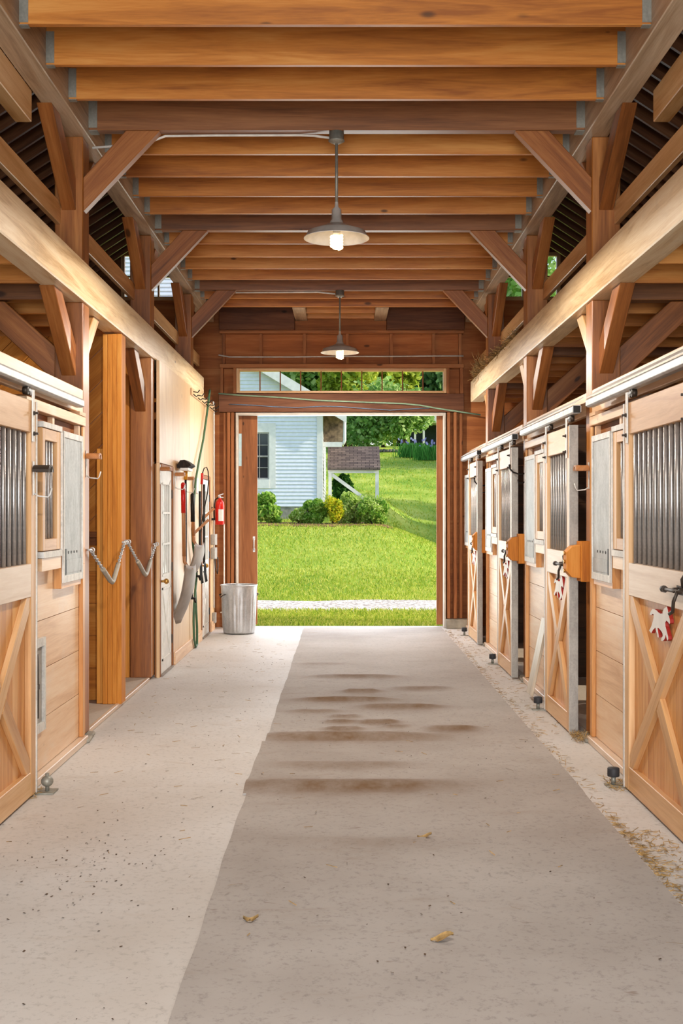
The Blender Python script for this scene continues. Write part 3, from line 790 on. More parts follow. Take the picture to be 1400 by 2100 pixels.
# post footings
for s in (-1, 1):
    for i, P in enumerate(POSTS):
        if s < 0 and i: continue
        f = face(s); mb = MB()
        mb.prism([(f - s * .07, P - .10), (f - s * .045, P + .20), (f + s * .02, P + .22), (f + s * .02, P - .12), (f - s * .04, P - .12)], 'xy', .001, .029)
        tag(mb.build('post_footing', M['foundation'], bevel=.008), f'grey concrete pad under the {ORD[3 - i]} post from the doorway, {SIDE[s]}', 'footing', 'post footings')

# bridle hooks
def bridle(s, y, z, x, label, mat, ang=0.0):
    root = thing('bridle_bracket', label, 'bracket', (x, y, z), 'bridle brackets')
    i = -s
    mb = MB(); mb.box(x, x + i * .006, y - .012, y + .012, z - .13, z + .06, 'z'); mb.build('back_strap', M['white_steel'], root)
    mb = MB(); n = 8
    P = [(y + .045 * math.cos(math.pi * k / n), z + .04 * math.sin(math.pi * k / n)) for k in range(n + 1)]
    Q = [(y + .036 * math.cos(math.pi * k / n), z + .031 * math.sin(math.pi * k / n)) for k in range(n, -1, -1)]
    mb.prism(P + Q, 'yz', x + i * .006, x + i * .105, (1, 0)); mb.build('half_round', mat, root)
    mb = MB(); mb.tube([(x + i * .100, y + .04 * math.cos(math.pi * k / n), z + .036 * math.sin(math.pi * k / n)) for k in range(n + 1)], .005, 6); mb.build('end_wire', M['white_steel'], root); mb = MB()
    mb.tube([(x + i * .006, y, z - .12), (x + i * .03, y, z - .135), (x + i * .085, y, z - .14), (x + i * .095, y, z - .125), (x + i * .105, y, z - .09)], .005, 6); mb.build('wire_hook', M['white_steel'], root)
bridle(-1, 6.61, 1.83, XF[-1] + .001, 'brown half-round bridle bracket on the edge of the sliding stall door', M['dark_metal'])
bridle(-1, 8.36, 1.985, XL + .001, 'orange half-round bridle bracket on the post beside the chain', M['handle'])
bridle(1, 8.36, 1.90, XR - .001, 'orange half-round bridle bracket on the post behind the sheet metal feed door', M['handle'])
def hook(y, z, label):
    mb = MB(); x = XR - .001
    mb.tube([(x, y, z), (x - .06, y, z - .01), (x - .12, y, z + .01), (x - .15, y, z + .04), (x - .155, y, z + .07)], .008, 7)
    mb.ball((x - .155, y, z + .075), .012, 8); mb.tube([(x, y, z - .08), (x - .04, y, z - .095), (x - .07, y, z - .09), (x - .075, y, z - .06)], .007, 7); mb.box(x - .006, x, y - .012, y + .012, z - .10, z + .03, 'z')
    tag(mb.build('coat_hook', M['black']), label, 'hook', 'black iron hooks')
hook(11.25, 1.98, 'black curved iron hook on the second plaque-side post from the doorway'); hook(14.26, 1.94, 'black curved iron hook on the plaque-side post next to the doorway')

# board leaning at the wall
mb = MB(); mb.obox((1.60, 10.05, .05), (1.735, 10.05, .70), .24, .022, up=(1, 0, .2))
tag(mb.build('loose_board', M['grey'], bevel=.003), 'pale loose board leaning on the plank wall between two plaque doors', 'board')

# ------------------------------------------------------------------ chained alcoves on the tool-wall side
root = thing('built_up_post', 'orange post of several planks nailed together, between the two chains', 'post', (-1.89, 9.73, .03))
for k in range(4):
    mb = MB(); x0 = -1.812 - .039 * k
    mb.box(x0 - .038, x0, 9.64, 9.82, .032, 3.07, 'z'); mb.build('plank', M['orange'], root, bevel=.003)
mb = MB(); mb.box(-2.02, -1.970, 9.66, 9.80, .032, 2.13, 'z'); mb.build('plank', M['orange'], root, bevel=.003)
o = plank_wall('wall_alcove', M['orange'], -5.38, -1.972, 9.84, 9.88, .032, 1.40, .27); struct(o)
mb = MB(); mb.box(-5.38, -2.022, 9.74, 9.89, 1.402, 1.44, 'x'); mb.box(-5.38, -2.022, 9.80, 9.838, 1.33, 1.40, 'x'); struct(mb.build('trim_alcove', M['brown']))
mb = MB()
for k in range(-30, 30):
    c = k * .27
    poly = [(-7, c - 2), (1, c + 6), (1, c + 6.262), (-7, c - 1.738)]
    P = clip_rect(poly, -5.38, -1.972, 1.445, 3.08)
    if len(P) > 2: mb.prism(P, 'xz', 9.845, 9.875, (1, 1))
struct(mb.build('wall_alcove_upper', M['orange']))
for P_ in (11.28,):
    o = plank_wall('wall_tack_side', M['brown'], -5.38, -2.03, P_, P_ + .03, .032, 3.08, 1.0); struct(o)
mb = MB(); mb.box(-2.10, -2.03, 11.20, 11.278, .032, 3.08, 'z'); struct(mb.build('trim_tack_corner', M['orange']))

mb = MB(); mb.box(-1.862, -1.83, 8.52, 11.16, .001, .037, 'y'); struct(mb.build('trim_curb', M['pale'], bevel=.004))
def chain(p0, pm, p1, label):
    p0, pm, p1 = Vector(p0), Vector(pm), Vector(p1)
    root = thing('stall_chain', label, 'chain', tuple(p0), 'stall chains')
    def curve(t):     # V-shaped sag, rounded at the bottom
        return p0.lerp(pm, t / .5) if t < .5 else pm.lerp(p1, (t - .5) / .5)
    def sm(t):
        return (curve(max(0, t - .05)) + curve(t) * 2 + curve(min(1, t + .05))) / 4
    mb = MB(); mb.tube([sm(.27 + .46 * k / 20) for k in range(21)], .019, 10); mb.build('rubber_sleeve', M['rubber'], root)['label'] = 'pale rubber sleeve'
    L = (pm - p0).length + (p1 - pm).length; n = int(L / .030)
    for half in (0, 1):
      mb = MB()
      for k in range(n):
        t = (k + .5) / n
        if .27 < t < .73 or (t > .5) != bool(half): continue
        c = sm(t); d = (sm(min(1, t + .01)) - sm(max(0, t - .01))).normalized()
        a = d.orthogonal().normalized(); b = d.cross(a)
        if k % 2: a = b
        pts = [c + d * (.019 * math.cos(q)) + a * (.011 * math.sin(q)) for q in [2 * math.pi * j / 10 for j in range(10)]]
        mb.tube(pts, .0042, 5, closed=True)
      mb.build('chain_links', M['galv'], root)['label'] = 'steel chain links'
    for p in (p0, p1):
        mb = MB(); mb.tube([p + Vector((-.05, 0, 0)), p + Vector((.012, 0, 0))], .008, 7)
        mb.tube([p + Vector((.012 + .016 * math.cos(q), 0, .016 * math.sin(q))) for q in [2 * math.pi * j / 12 for j in range(12)]], .005, 6, closed=True); mb.build('eye_bolt', M['galv'], root)
chain((-1.80, 8.40, 1.335), (-1.765, 9.02, 1.055), (-1.79, 9.66, 1.36), 'stall chain with sleeve hanging between the near post and the plank post')
chain((-1.79, 9.78, 1.36), (-1.765, 10.55, 1.03), (-1.80, 11.33, 1.30), 'stall chain with sleeve hanging between the plank post and the white door')

# ------------------------------------------------------------------ tack room wall with two white doors
WX = -1.775
mb = MB()
def wbox(y0, y1, z0, z1): mb.box(WX - .03, WX, y0 + .002, y1 - .002, z0, z1, 'z')
wbox(11.405, 11.425, 0, 2.088); wbox(11.405, 12.30, 2.09, 3.083); wbox(12.30, 13.62, .0, 3.083); wbox(13.63, 14.78, .0, 3.083); wbox(14.78, 15.74, 2.09, 3.083); wbox(15.74, YE, .0, 3.083)
struct(mb.build('wall_left', M['ply']))
mb = MB()
for y0, y1 in ((12.36, 14.74), (15.78, 16.2)): mb.box(WX, WX + .02, y0, y1, .001, .13, 'y')
struct(mb.build('baseboard_left', M['light'], bevel=.003))
def mandoor(name, y0, y1, lab):
    root = bpy.data.objects.new(name, None); COL.objects.link(root); root.location = (WX - .01, (y0 + y1) / 2, .02)
    struct(root, lab, 'door')
    xb, xf = WX - .035, WX - .002
    mb = MB(); zb = .97; zt = 1.90; i0, i1 = y0 + .12, y1 - .12
    mb.box(xb, xf, y0, i0, .02, 2.03, 'z'); mb.box(xb, xf, i1, y1, .02, 2.03, 'z'); mb.box(xb, xf, i0, i1, .02, zb, 'z'); mb.box(xb, xf, i0, i1, zt, 2.03, 'z')
    mb.build('leaf', M['white'], root)
    mb = MB(); mb.box(xb + .01, xb + .016, i0, i1, zb, zt, 'z'); mb.build('pane', M['glassdoor'], root)
    mb = MB()
    for z in (zb, zt - .02, zb + .31, zb + .62): mb.box(xf - .012, xf + .004, i0, i1, z, z + .02, 'y')
    for y in (i0, (2 * i0 + i1) / 3, (i0 + 2 * i1) / 3, i1 - .02): mb.box(xf - .012, xf + .0035, y, y + .02, zb, zt, 'z')
    mb.build('muntin', M['white'], root)
    mb = MB()
    for z in (.14, .84): mb.box(xf, xf + .008, i0 - .02, i1 + .02, z, z + .02, 'y')
    for y in (i0 - .02, i1): mb.box(xf, xf + .008, y, y + .02, .14, .86, 'z')
    mb.obox((xf + .004, i0, .15), (xf + .004, i1, .85), .02, .008, up=(1, 0, 0)); mb.obox((xf + .004, i0, .85), (xf + .004, i1, .15), .02, .0075, up=(1, 0, 0))
    mb.build('crossbuck', M['white'], root)
    mb = MB(); yk = y0 + .055
    mb.tube([(xf, yk, .93), (xf + .035, yk, .93)], .012, 8); mb.ball((xf + .05, yk, .93), .028, 12); mb.build('knob', M['brass'], root)['label'] = 'brass door knob'
    for z in (.25, 1.0, 1.75):
        mb = MB(); mb.box(xf, xf + .012, y1 - .004, y1 + .03, z, z + .09, 'z'); mb.build('hinge', M['dark_metal'], root)
    mb = MB(); mb.box(WX - .06, WX + .012, y1 + .004, y1 + .05, .002, 2.08, 'z'); mb.box(WX - .05, WX + .004, y0 - .05, y0 - .004, .002, 2.08, 'z'); mb.box(WX - .06, WX + .012, y0 - .004, y1 + .004, 2.035, 2.08, 'y'); mb.build('jamb', M['brown'], root)
    mb = MB(); mb.box(WX - .08, WX + .02, y0, y1, .001, .019, 'y'); mb.build('threshold', M['alu'], root)
mandoor('door_1', 11.48, 12.22, 'white crossbuck door with paned window behind the chain')
mandoor('door_2', 14.88, 15.64, 'white crossbuck door behind the hanging tools')

# things hung on the tack wall
def wy(px, off=.05): return -(WX + off) * F / (CX - px)
def wz(py, Y): return EYE + (CY - py) * Y / F
def scoop(label, y, xt, ztop, zsock, xb, zbot, width, grip):
    root = thing('scoop_shovel', label, 'shovel', (xt, y, zbot), 'scoop shovels')
    mb = MB(); mb.tube([(xt, y, ztop), (xt + .01, y, zsock + .14)], .021, 10); mb.build('handle', M['handle'], root)
    mb = MB(); mb.tube([(xt - .001, y, ztop + .005), (xt + .003, y, ztop - .30)], .025, 10); mb.ball((xt - .001, y, ztop + .005), .024, 10); mb.build('grip', grip, root)
    xs = xt + .10
    mb = MB(); mb.tube([(xt + .01, y, zsock + .17), (xt + .014, y, zsock + .08), (xt + .05, y, zsock + .02), (xs, y, zsock)], [.019, .019, .017, .014], 10); mb.build('socket', M['handle'], root)
    mb = MB(); nu, nv = 14, 10; L = zsock - zbot
    for side in (0, 1):
        for i in range(nu + 1):
            u = i / nu; wv = width * (.55 + .45 * min(1, u * 4)) * (1 if u < .8 else 1 - .6 * ((u - .8) / .2) ** 2)
            cx_ = xs + (xb - xs) * u + .035 * math.sin(math.pi * min(1, u * 1.1)) ; cz = zsock + .03 - (L + .03) * u
            for j in range(nv + 1):
                v = j / nv * 2 - 1
                mb.v.append((cx_ + .035 * v - .022 * (v * v) * (1 - .3 * u) + (.004 if side else 0), y + v * wv / 2, cz + .03 * v * v * (1 - u)))
    N = (nu + 1) * (nv + 1)
    for side in (0, 1):
        for i in range(nu):
            for j in range(nv):
                a = side * N + i * (nv + 1) + j; mb._face((a, a + 1, a + nv + 2, a + nv + 1), [(0, 0)] * 4, 0, True)
    for i in range(nu):
        for j in (0, nv):
            a = i * (nv + 1) + j; mb._face((a, a + nv + 1, a + nv + 1 + N, a + N), [(0, 0)] * 4)
    for j in range(nv):
        for i in (0, nu):
            a = i * (nv + 1) + j; mb._face((a, a + 1, a + 1 + N, a + N), [(0, 0)] * 4)
    mb.build('blade', M['alu'], root)['label'] = 'grey metal scoop blade'
scoop('scoop shovel with red grip, hanging lower and nearer the camera', 12.55, -1.70, 1.90, 1.00, -1.76, .42, .46, M['red'])
scoop('scoop shovel with black grip, hanging higher behind the red-gripped one', 13.45, -1.715, 1.80, 1.20, -1.75, .84, .44, M['black'])
# push broom hung head up
root = thing('push_broom', 'push broom hung head up on the plywood, black bristles above a yellow collar', 'broom', (-1.69, 12.75, .65))
mb = MB(); mb.prism([(-1.77, 2.085), (-1.77, 2.115), (-1.735, 2.165), (-1.69, 2.17), (-1.63, 2.13), (-1.62, 2.11), (-1.66, 2.085)], 'xz', 12.57, 12.95); mb.build('bristles', M['bristle'], root)
mb = MB(); mb.box(-1.735, -1.65, 12.58, 12.94, 2.055, 2.083, 'y'); mb.build('head', M['white'], root)
mb = MB(); mb.tube([(-1.70, 12.75, 2.055), (-1.70, 12.75, 1.96)], .022, 10); mb.build('collar', M['yellow'], root)
mb = MB(); mb.tube([(-1.70, 12.75, 1.97), (-1.70, 12.75, .72)], .013, 10); mb.build('handle', M['black'], root)
mb = MB(); mb.tube([(-1.70, 12.75, .72), (-1.70, 12.75, .62)], .02, 10); mb.build('tip', M['yellow'], root)
def wallrod(name, cat, label, pts, r, mat, grp=None):
    P = []
    for (px, py, off) in pts:
        Y = wy(px, off); P.append((WX + off, Y, wz(py, Y)))
    mb = MB(); mb.tube(P, r, 8)
    o = mb.build(name, mat); tag(o, label, cat, grp); return o, P
# forks and poles
def fork(label, y, x, ztop, zbot, mat):
    root = thing('pitchfork', label, 'pitchfork', (x, y, zbot), 'pitchforks')
    mb = MB(); mb.tube([(x, y, ztop), (x, y, zbot)], .015, 8); mb.build('handle', mat, root)
    mb = MB()
    for k in range(5):
        yy = y - .10 + k * .05; mb.tube([(x + .01, y + (yy - y) * .3, zbot + .02), (x + .012, yy, zbot - .03), (x + .015, yy, zbot - .12), (x + .03, yy, zbot - .22)], .004, 6)
    mb.build('tines', M['black'], root)
fork('black-handled pitchfork hanging just beyond the scoop shovels', 14.02, -1.70, 1.86, .98, M['black'])
fork('second black pitchfork, beside the looped whip', 14.35, -1.69, 1.95, .98, M['black'])
root = thing('lunge_whip', 'whip with red grip and black cord in a loop on the plywood', 'whip', (-1.70, 14.3, 1.2))
Pw = [(413, 990, .07), (414, 972, .07), (418, 960, .08), (423, 958, .09), (426, 966, .09), (427, 985, .09), (425, 1010, .09), (420, 1035, .08), (415, 1060, .07), (412, 1085, .07), (408, 1110, .06)]
def wpts(L):
    out = []
    for (px, py, off) in L:
        Y = 14.3; out.append((-(CX - px) * Y / F, Y + off * .3, wz(py, Y)))
    return out
mb = MB(); mb.tube(wpts(Pw), .007, 7); mb.build('cord', M['black'], root)
mb = MB(); mb.tube(wpts([(413, 993, .07), (414, 970, .07)]), .016, 8); mb.build('grip', M['red'], root)
# two wooden pegs of a rack pointing into the aisle
for (y, z, lab) in ((14.0, 1.36, 'short wooden pole end slanting out from the wall beside the white door'), (14.6, 1.50, 'thin wooden pole end slanting up above the other one, at the tools')):
    mb = MB(); mb.obox((-1.765, y, z), (-1.60, y + .05, z + .16), .03, .03); tag(mb.build('wooden_pole', M['handle']), lab, 'pole')
for (y, z, lab) in ((12.45, 1.99, 'wooden peg bracket under the broom head'), (13.25, 1.97, 'wooden peg bracket beside the hose, above the black grip'), (11.43, 2.01, 'wooden peg bracket at the frame of the white door behind the chain')):
    bridle(-1, y, z, WX + .001, lab, M['handle'])
# green hose hung from the cream beam, looping to the floor
H = []
for (px, py) in ((430, 800), (424, 850), (417, 900), (408, 945), (402, 980), (399, 1010), (396, 1050), (394, 1085), (395, 1110), (399, 1150), (403, 1185), (400, 1215), (398, 1240), (397, 1275), (398, 1310), (401, 1326), (404, 1322), (404, 1290), (402, 1250), (400, 1200)):
    Y = 1.735 * F / (CX - px); H.append((-1.735, Y, wz(py, Y)))
mb = MB()
HS = []
for i in range(len(H) - 1):
    for k in range(4):
        a, b = Vector(H[i]), Vector(H[i + 1]); HS.append(a.lerp(b, k / 4))
mb.tube(HS, .014, 8)
tag(mb.build('garden_hose', M['hose_g']), 'green garden hose hanging from the cream beam down the plywood to the floor', 'hose')
for (y, z, lab) in ((13.95, .85, 'black water faucet on the plywood below the scoop shovels'), (13.5, .62, 'small black spigot low on the plywood')):
    mb = MB(); mb.tube([(WX, y, z), (WX + .09, y, z)], .014, 8); mb.tube([(WX + .07, y, z), (WX + .09, y, z - .05)], .012, 8); mb.tube([(WX + .05, y, z), (WX + .05, y, z + .05)], .009, 6); mb.tube([(WX + .05, y - .04, z + .055), (WX + .05, y + .04, z + .055)], .010, 6)
    tag(mb.build('faucet', M['black']), lab, 'faucet', 'wall faucets')
mb = MB(); mb.box(WX + .001, WX + .05, 13.93, 14.10, 1.83, 2.02, 'z')
tag(mb.build('switch_plate', M['white'], bevel=.006), 'white upright box on the plywood beside the hose', 'switch box')
# hook rail just under the cream beam
root = thing('hook_rail', 'row of black iron hooks just under the cream beam above the tools', 'hook rail', (WX, 14.5, 2.95))
mb = MB(); mb.box(WX + .001, WX + .02, 13.7, 16.1, 2.98, 3.06, 'y'); mb.build('board', M['ply'], root)
for k in range(6):
    y = 13.85 + k * .42; x = WX + .02
    mb = MB(); mb.tube([(x, y, 3.03), (x + .05, y, 3.02), (x + .075, y, 3.05)], .007, 6); mb.tube([(x, y, 3.0), (x + .035, y, 2.97), (x + .055, y, 2.99)], .007, 6); mb.build('hook', M['black'], root)
# fire extinguisher, outlets, conduits in the corner
ex, ey = -1.665, 15.95
root = thing('fire_extinguisher', 'red fire extinguisher with white label hanging in the corner', 'fire extinguisher', (ex, ey, 1.42))
mb = MB(); mb.lathe([(0, 1.44), (.056, 1.44), (.062, 1.455), (.062, 1.70), (.056, 1.745), (.035, 1.775), (.02, 1.785), (.02, 1.80), (0, 1.80)], 20, (ex, ey, 0)); mb.build('cylinder', M['red'], root)
mb = MB(); n = 8; a0, a1 = -1.75, -.55
for k in range(n):
    q, q2 = a0 + (a1 - a0) * k / n, a0 + (a1 - a0) * (k + 1) / n; r = .0632
    mb.quad((ex + r * math.cos(q), ey + r * math.sin(q), 1.49), (ex + r * math.cos(q2), ey + r * math.sin(q2), 1.49), (ex + r * math.cos(q2), ey + r * math.sin(q2), 1.65), (ex + r * math.cos(q), ey + r * math.sin(q), 1.65))
mb.build('label', M['paper'], root)
mb = MB(); mb.tube([(ex, ey, 1.80), (ex, ey, 1.83)], .018, 10); mb.obox((ex - .02, ey, 1.835), (ex + .05, ey, 1.86), .02, .012); mb.obox((ex - .02, ey, 1.815), (ex + .05, ey, 1.81), .02, .01); mb.build('valve', M['galv'], root)
mb = MB(); mb.tube([(ex - .02, ey, 1.81), (ex - .06, ey - .02, 1.78), (ex - .075, ey - .03, 1.66), (ex - .07, ey - .03, 1.52)], .009, 7); mb.build('hose', M['black'], root)
mb = MB(); mb.box(WX + .001, ex - .058, ey - .02, ey + .02, 1.50, 1.53, 'x'); mb.box(WX + .001, ex - .055, ey - .015, ey + .015, 1.66, 1.68, 'x'); mb.build('wall_bracket', M['black'], root)
for (z0, z1, lab) in ((1.17, 1.31, 'upper grey outlet box in the corner under the extinguisher'), (.98, 1.13, 'lower grey outlet box with a dangling plug, under the extinguisher')):
    root = thing('outlet_box', lab, 'outlet box', (WX + .04, 15.9, z0), 'outlet boxes')
    mb = MB(); mb.box(WX + .001, WX + .06, 15.82, 15.94, z0, z1, 'z'); mb.build('box', M['strip_grey'], root, bevel=.006)
    mb = MB(); mb.box(WX + .002, WX + .075, 15.942, 15.95, z0 - .003, z1 + .003, 'z'); mb.build('cover', M['white'], root)
    if z0 < 1:
        mb = MB(); mb.tube([(WX + .05, 15.88, z0), (WX + .06, 15.86, z0 - .12), (WX + .085, 15.88, z0 - .2), (WX + .09, 15.93, z0 - .1), (WX + .08, 15.96, z0 + .02)], .009, 7); mb.build('plug_cord', M['dark_metal'], root)
def rod(name, cat, lab, pts, r, mat, grp=None):
    mb = MB(); mb.tube(pts, r, 8); return tag(mb.build(name, mat), lab, cat, grp)
rod('conduit', 'conduit', 'white conduit running up the corner beside the fire extinguisher to the cream beam', [(WX + .012, 16.12, .30), (WX + .012, 16.12, 3.02), (WX + .012, 16.08, 3.07), (WX + .03, 15.9, 3.10)], .011, M['white'])
rod('conduit', 'conduit', 'white conduit dropping behind the trash can in the corner', [(-1.64, 16.30, 1.45), (-1.64, 16.30, .24), (-1.69, 16.28, .22)], .010, M['white'])
mb = MB(); mb.box(WX + .001, WX + .05, 16.0, 16.1, .10, .24, 'z'); tag(mb.build('outlet_box', M['strip_grey'], bevel=.005), 'low grey outlet box in the corner behind the trash can', 'outlet box', 'outlet boxes')

# ------------------------------------------------------------------ doorway wall
YB = YE + .14
def px2(x, y): return ((x - CX) / F * YE, EYE + (CY - y) * YE / F)
DX0, DX1, DZ = -1.458, 1.41, 2.965
mb = MB()          # outside boarding with openings
def eb(x0, x1, z0, z1, g='x'): mb.box(x0, x1, YB, YB + .03, z0, z1, g)
HW = 5.45
eb(-HW, DX0 - .02, 0, 3.02); eb(DX1 + .02, HW, 0, 3.02)
eb(-HW, HW, 3.02, 3.26)
eb(-HW, -1.49, 3.26, 3.62); eb(1.46, HW, 3.26, 3.62)
eb(-HW, HW, 3.62, 4.58)
struct(mb.build('wall_doorway', M['endply']))
mb = MB()
WN = {-1: (-3.1, -2.05), 1: (2.0, 3.05)}
eb(-HW, WN[-1][0], 4.58, 5.25); eb(WN[-1][1], WN[1][0], 4.58, 5.25); eb(WN[1][1], HW, 4.58, 5.25)
mb.prism([(-HW, 5.25), (HW, 5.25), (HW, 3.75), (HW, 3.9), (0, 7.36), (-HW, 3.9), (-HW, 3.75)][:2] + [(2.9, 5.42), (0, 7.30), (-2.9, 5.42)], 'xz', YB, YB + .03)
struct(mb.build('wall_doorway_gable', M['brown']))
for s in (-1, 1):
    x0, x1 = WN[s]; root = bpy.data.objects.new(f'window_{2 if s < 0 else 3}', None); COL.objects.link(root); root.location = ((x0 + x1) / 2, YB, 4.58); struct(root, f'bright loft window above the {SIDE[s]}', 'window')
    mb = MB()
    for a_, b_ in ((x0, x0 + .05), (x1 - .05, x1), ((x0 + x1) / 2 - .012, (x0 + x1) / 2 + .012)): mb.box(a_, b_, YB - .03, YB + .03, 4.58, 5.25, 'z')
    for a_, b_ in ((4.58, 4.63), (5.2, 5.25), (4.9, 4.92)): mb.box(x0, x1, YB - .028, YB + .028, a_, b_, 'x')
    mb.build('sash', M['rail'], root)
    mb = MB(); mb.box(x0 + .05, x1 - .05, YB - .002, YB + .002, 4.63, 5.2, 'x'); mb.build('pane', M['glass'], root)
# framing members
def member(name, lab, cat, x0, x1, z0, z1, g, mat, y0=YE, y1=YB - .001, grp=None, bev=.004):
    mb = MB(); mb.box(x0, x1, y0, y1, z0, z1, g); o = mb.build(name, mat, bevel=bev); return tag(o, lab, cat, grp)
member('door_header', 'dark brown header beam above the lawn doorway', 'beam', -1.72, 1.69, 3.005, 3.262, 'x', M['header'])
for k, (x0, x1) in enumerate(((-1.66, -1.615), (-1.605, -1.56), (-1.55, -1.505))):
    member('door_stud', f'{["outer","middle","inner"][k]} brown stud of three at the trash-can side of the lawn doorway', 'stud', x0, x1, .005, 3.0, 'z', M['endwood'], y0=YE + (.05 if k == 0 else 0), grp='doorway studs')
for k, (x0, x1) in enumerate(((1.63, 1.675), (1.545, 1.59), (1.455, 1.50))):
    member('door_stud', f'{["outer","middle","inner"][k]} brown stud of three at the plaque-row side of the lawn doorway', 'stud', x0, x1, .13, 3.0, 'z', M['endwood'], y0=YE + (.05 if k == 0 else 0), grp='doorway studs')
mb = MB(); mb.box(1.43, 1.75, YE - .10, YE + .12, .001, .125, 'x'); tag(mb.build('concrete_block', M['foundation'], bevel=.008), 'grey concrete block at the foot of the plaque-row side of the doorway', 'block')
mb = MB()
mb.box(DX0 - .025, DX0, YE - .012, YB + .05, .005, DZ + .03, 'z'); mb.box(DX1, DX1 + .025, YE - .012, YB + .05, .005, DZ + .03, 'z'); mb.box(DX0, DX1, YE - .012, YB + .05, DZ, DZ + .03, 'x')
struct(mb.build('trim_1', M['trim'], bevel=.003))
# transom window with ten panes
root = bpy.data.objects.new('window_1', None); COL.objects.link(root); root.location = (0, YE + .06, 3.27); struct(root, 'long transom window of ten panes above the lawn doorway', 'window')
TX0, TX1, TZ0, TZ1 = -1.475, 1.445, 3.268, 3.612
mb = MB()
for a_, b_ in ((TX0, TX0 + .04), (TX1 - .04, TX1)): mb.box(a_, b_, YE - .005, YB, TZ0, TZ1, 'z')
mb.box(TX0 + .04, TX1 - .04, YE - .004, YB, TZ0, TZ0 + .03, 'x'); mb.box(TX0 + .04, TX1 - .04, YE - .004, YB, TZ1 - .035, TZ1, 'x')
mb.build('frame', M['rail'], root, bevel=.003)
pw = (TX1 - TX0 - .08) / 10
for k in range(1, 10):
    x = TX0 + .04 + pw * k; mb = MB(); mb.box(x - .008, x + .008, YE + .05, YE + .08, TZ0 + .03, TZ1 - .035, 'z'); mb.build('muntin', M['endwood'], root)
for k in range(10):
    x = TX0 + .04 + pw * k; mb = MB(); mb.box(x + .009, x + pw - .009, YE + .063, YE + .067, TZ0 + .031, TZ1 - .036, 'x'); mb.build('pane', M['glass'], root)
for s, x0, x1 in ((-1, -1.70, TX0 - .002), (1, TX1 + .002, 1.675)):
    mb = MB(); w = abs(x1 - x0)
    xa, xb = min(x0, x1), max(x0, x1)
    for a_ in (xa, xb - .04): mb.box(a_, a_ + .04, YE, YB - .001, 3.264, 3.615, 'z')
    tag(mb.build('jack_studs' if 0 else 'window_stud', M['endwood']), f'paired brown stud frame at the {"tool-wall" if s < 0 else "plaque-row"} end of the transom window', 'stud')
member('plate_board', 'brown horizontal board just above the transom window', 'board', -1.71, 1.69, 3.616, 3.675, 'x', M['endwood'])
member('plate_board', 'brown horizontal board at the top of the plywood band above the doorway', 'board', -1.71, 1.69, 4.10, 4.142, 'x', M['endwood'])
for k, x in enumerate((-1.66, -1.135, -.53, .07, .68, 1.27, 1.64)):
    member('cripple_stud', f'{ORD[k + 1]} short stud on the plywood band above the transom, counting from the tool wall', 'stud', x - .02, x + .02, 3.677, 4.098, 'z', M['endwood'], y0=YE + .05, grp='short studs above the transom', bev=0)
member('end_beam', 'dark beam piece above the doorway on the tool-wall side of the ceiling opening', 'beam', -1.71, -.665, 4.144, 4.545, 'x', M['header'], y0=YE - .06)
member('end_beam', 'dark beam piece above the doorway on the plaque-row side of the ceiling opening', 'beam', .615, 1.69, 4.144, 4.545, 'x', M['header'], y0=YE - .06)
for x0, lab in ((-.66, 'tool-wall'), (.44, 'plaque-row')):
    mb = MB(); mb.box(x0, x0 + .17, 15.45, 17.0, 4.29, 4.53, 'y'); tag(mb.build('trimmer_joist', M['plate'], bevel=.004), f'pale short timber framing the ceiling opening above the doorway, {lab} side', 'joist', 'ceiling opening trimmers')
for k, y in enumerate((15.86, 16.3, 16.72)):
    mb = MB(); mb.box(-.489, .439, y, y + .038, 4.30, 4.53, 'x'); tag(mb.build('short_joist', M['joist']), f'{["closest to camera","middle","outermost"][k]} short joist in the ceiling opening above the doorway', 'joist', 'short joists in the ceiling opening')
mb = MB(); mb.box(-.7, .66, 17.01, 17.04, 4.05, 4.56, 'x'); mb.box(-.7, .66, YB + .035, 17.0, 4.05, 4.08, 'x'); struct(mb.build('wall_hood', M['endwood']))
# cables and conduits on the doorway wall
def wire(pts, Y): return [(*[(px2(x, y)[0]) * Y / YE], Y, EYE + (CY - y) * Y / F) for x, y in pts]
rod('cable', 'cable', 'green cable sagging along the header beam above the doorway', wire([(448, 807), (500, 811), (560, 814), (600, 817), (650, 821), (700, 823), (780, 826), (830, 828), (860, 831), (900, 838), (940, 844), (985, 851)], YE - .03), .011, M['cable_g'])
rod('cable', 'cable', 'thin blue cable sagging below the green one on the header beam', wire([(470, 829), (520, 831), (560, 834), (610, 836), (660, 833), (700, 834), (750, 838), (800, 841), (850, 838), (880, 837)], YE - .025), .006, M['cable_b'])
rod('cable', 'cable', 'white cable running across the plywood band behind the far lamp', wire([(448, 728), (470, 732), (520, 732), (600, 732), (700, 731), (800, 731), (900, 730), (950, 730)], YE + .045), .010, M['cable_w'])

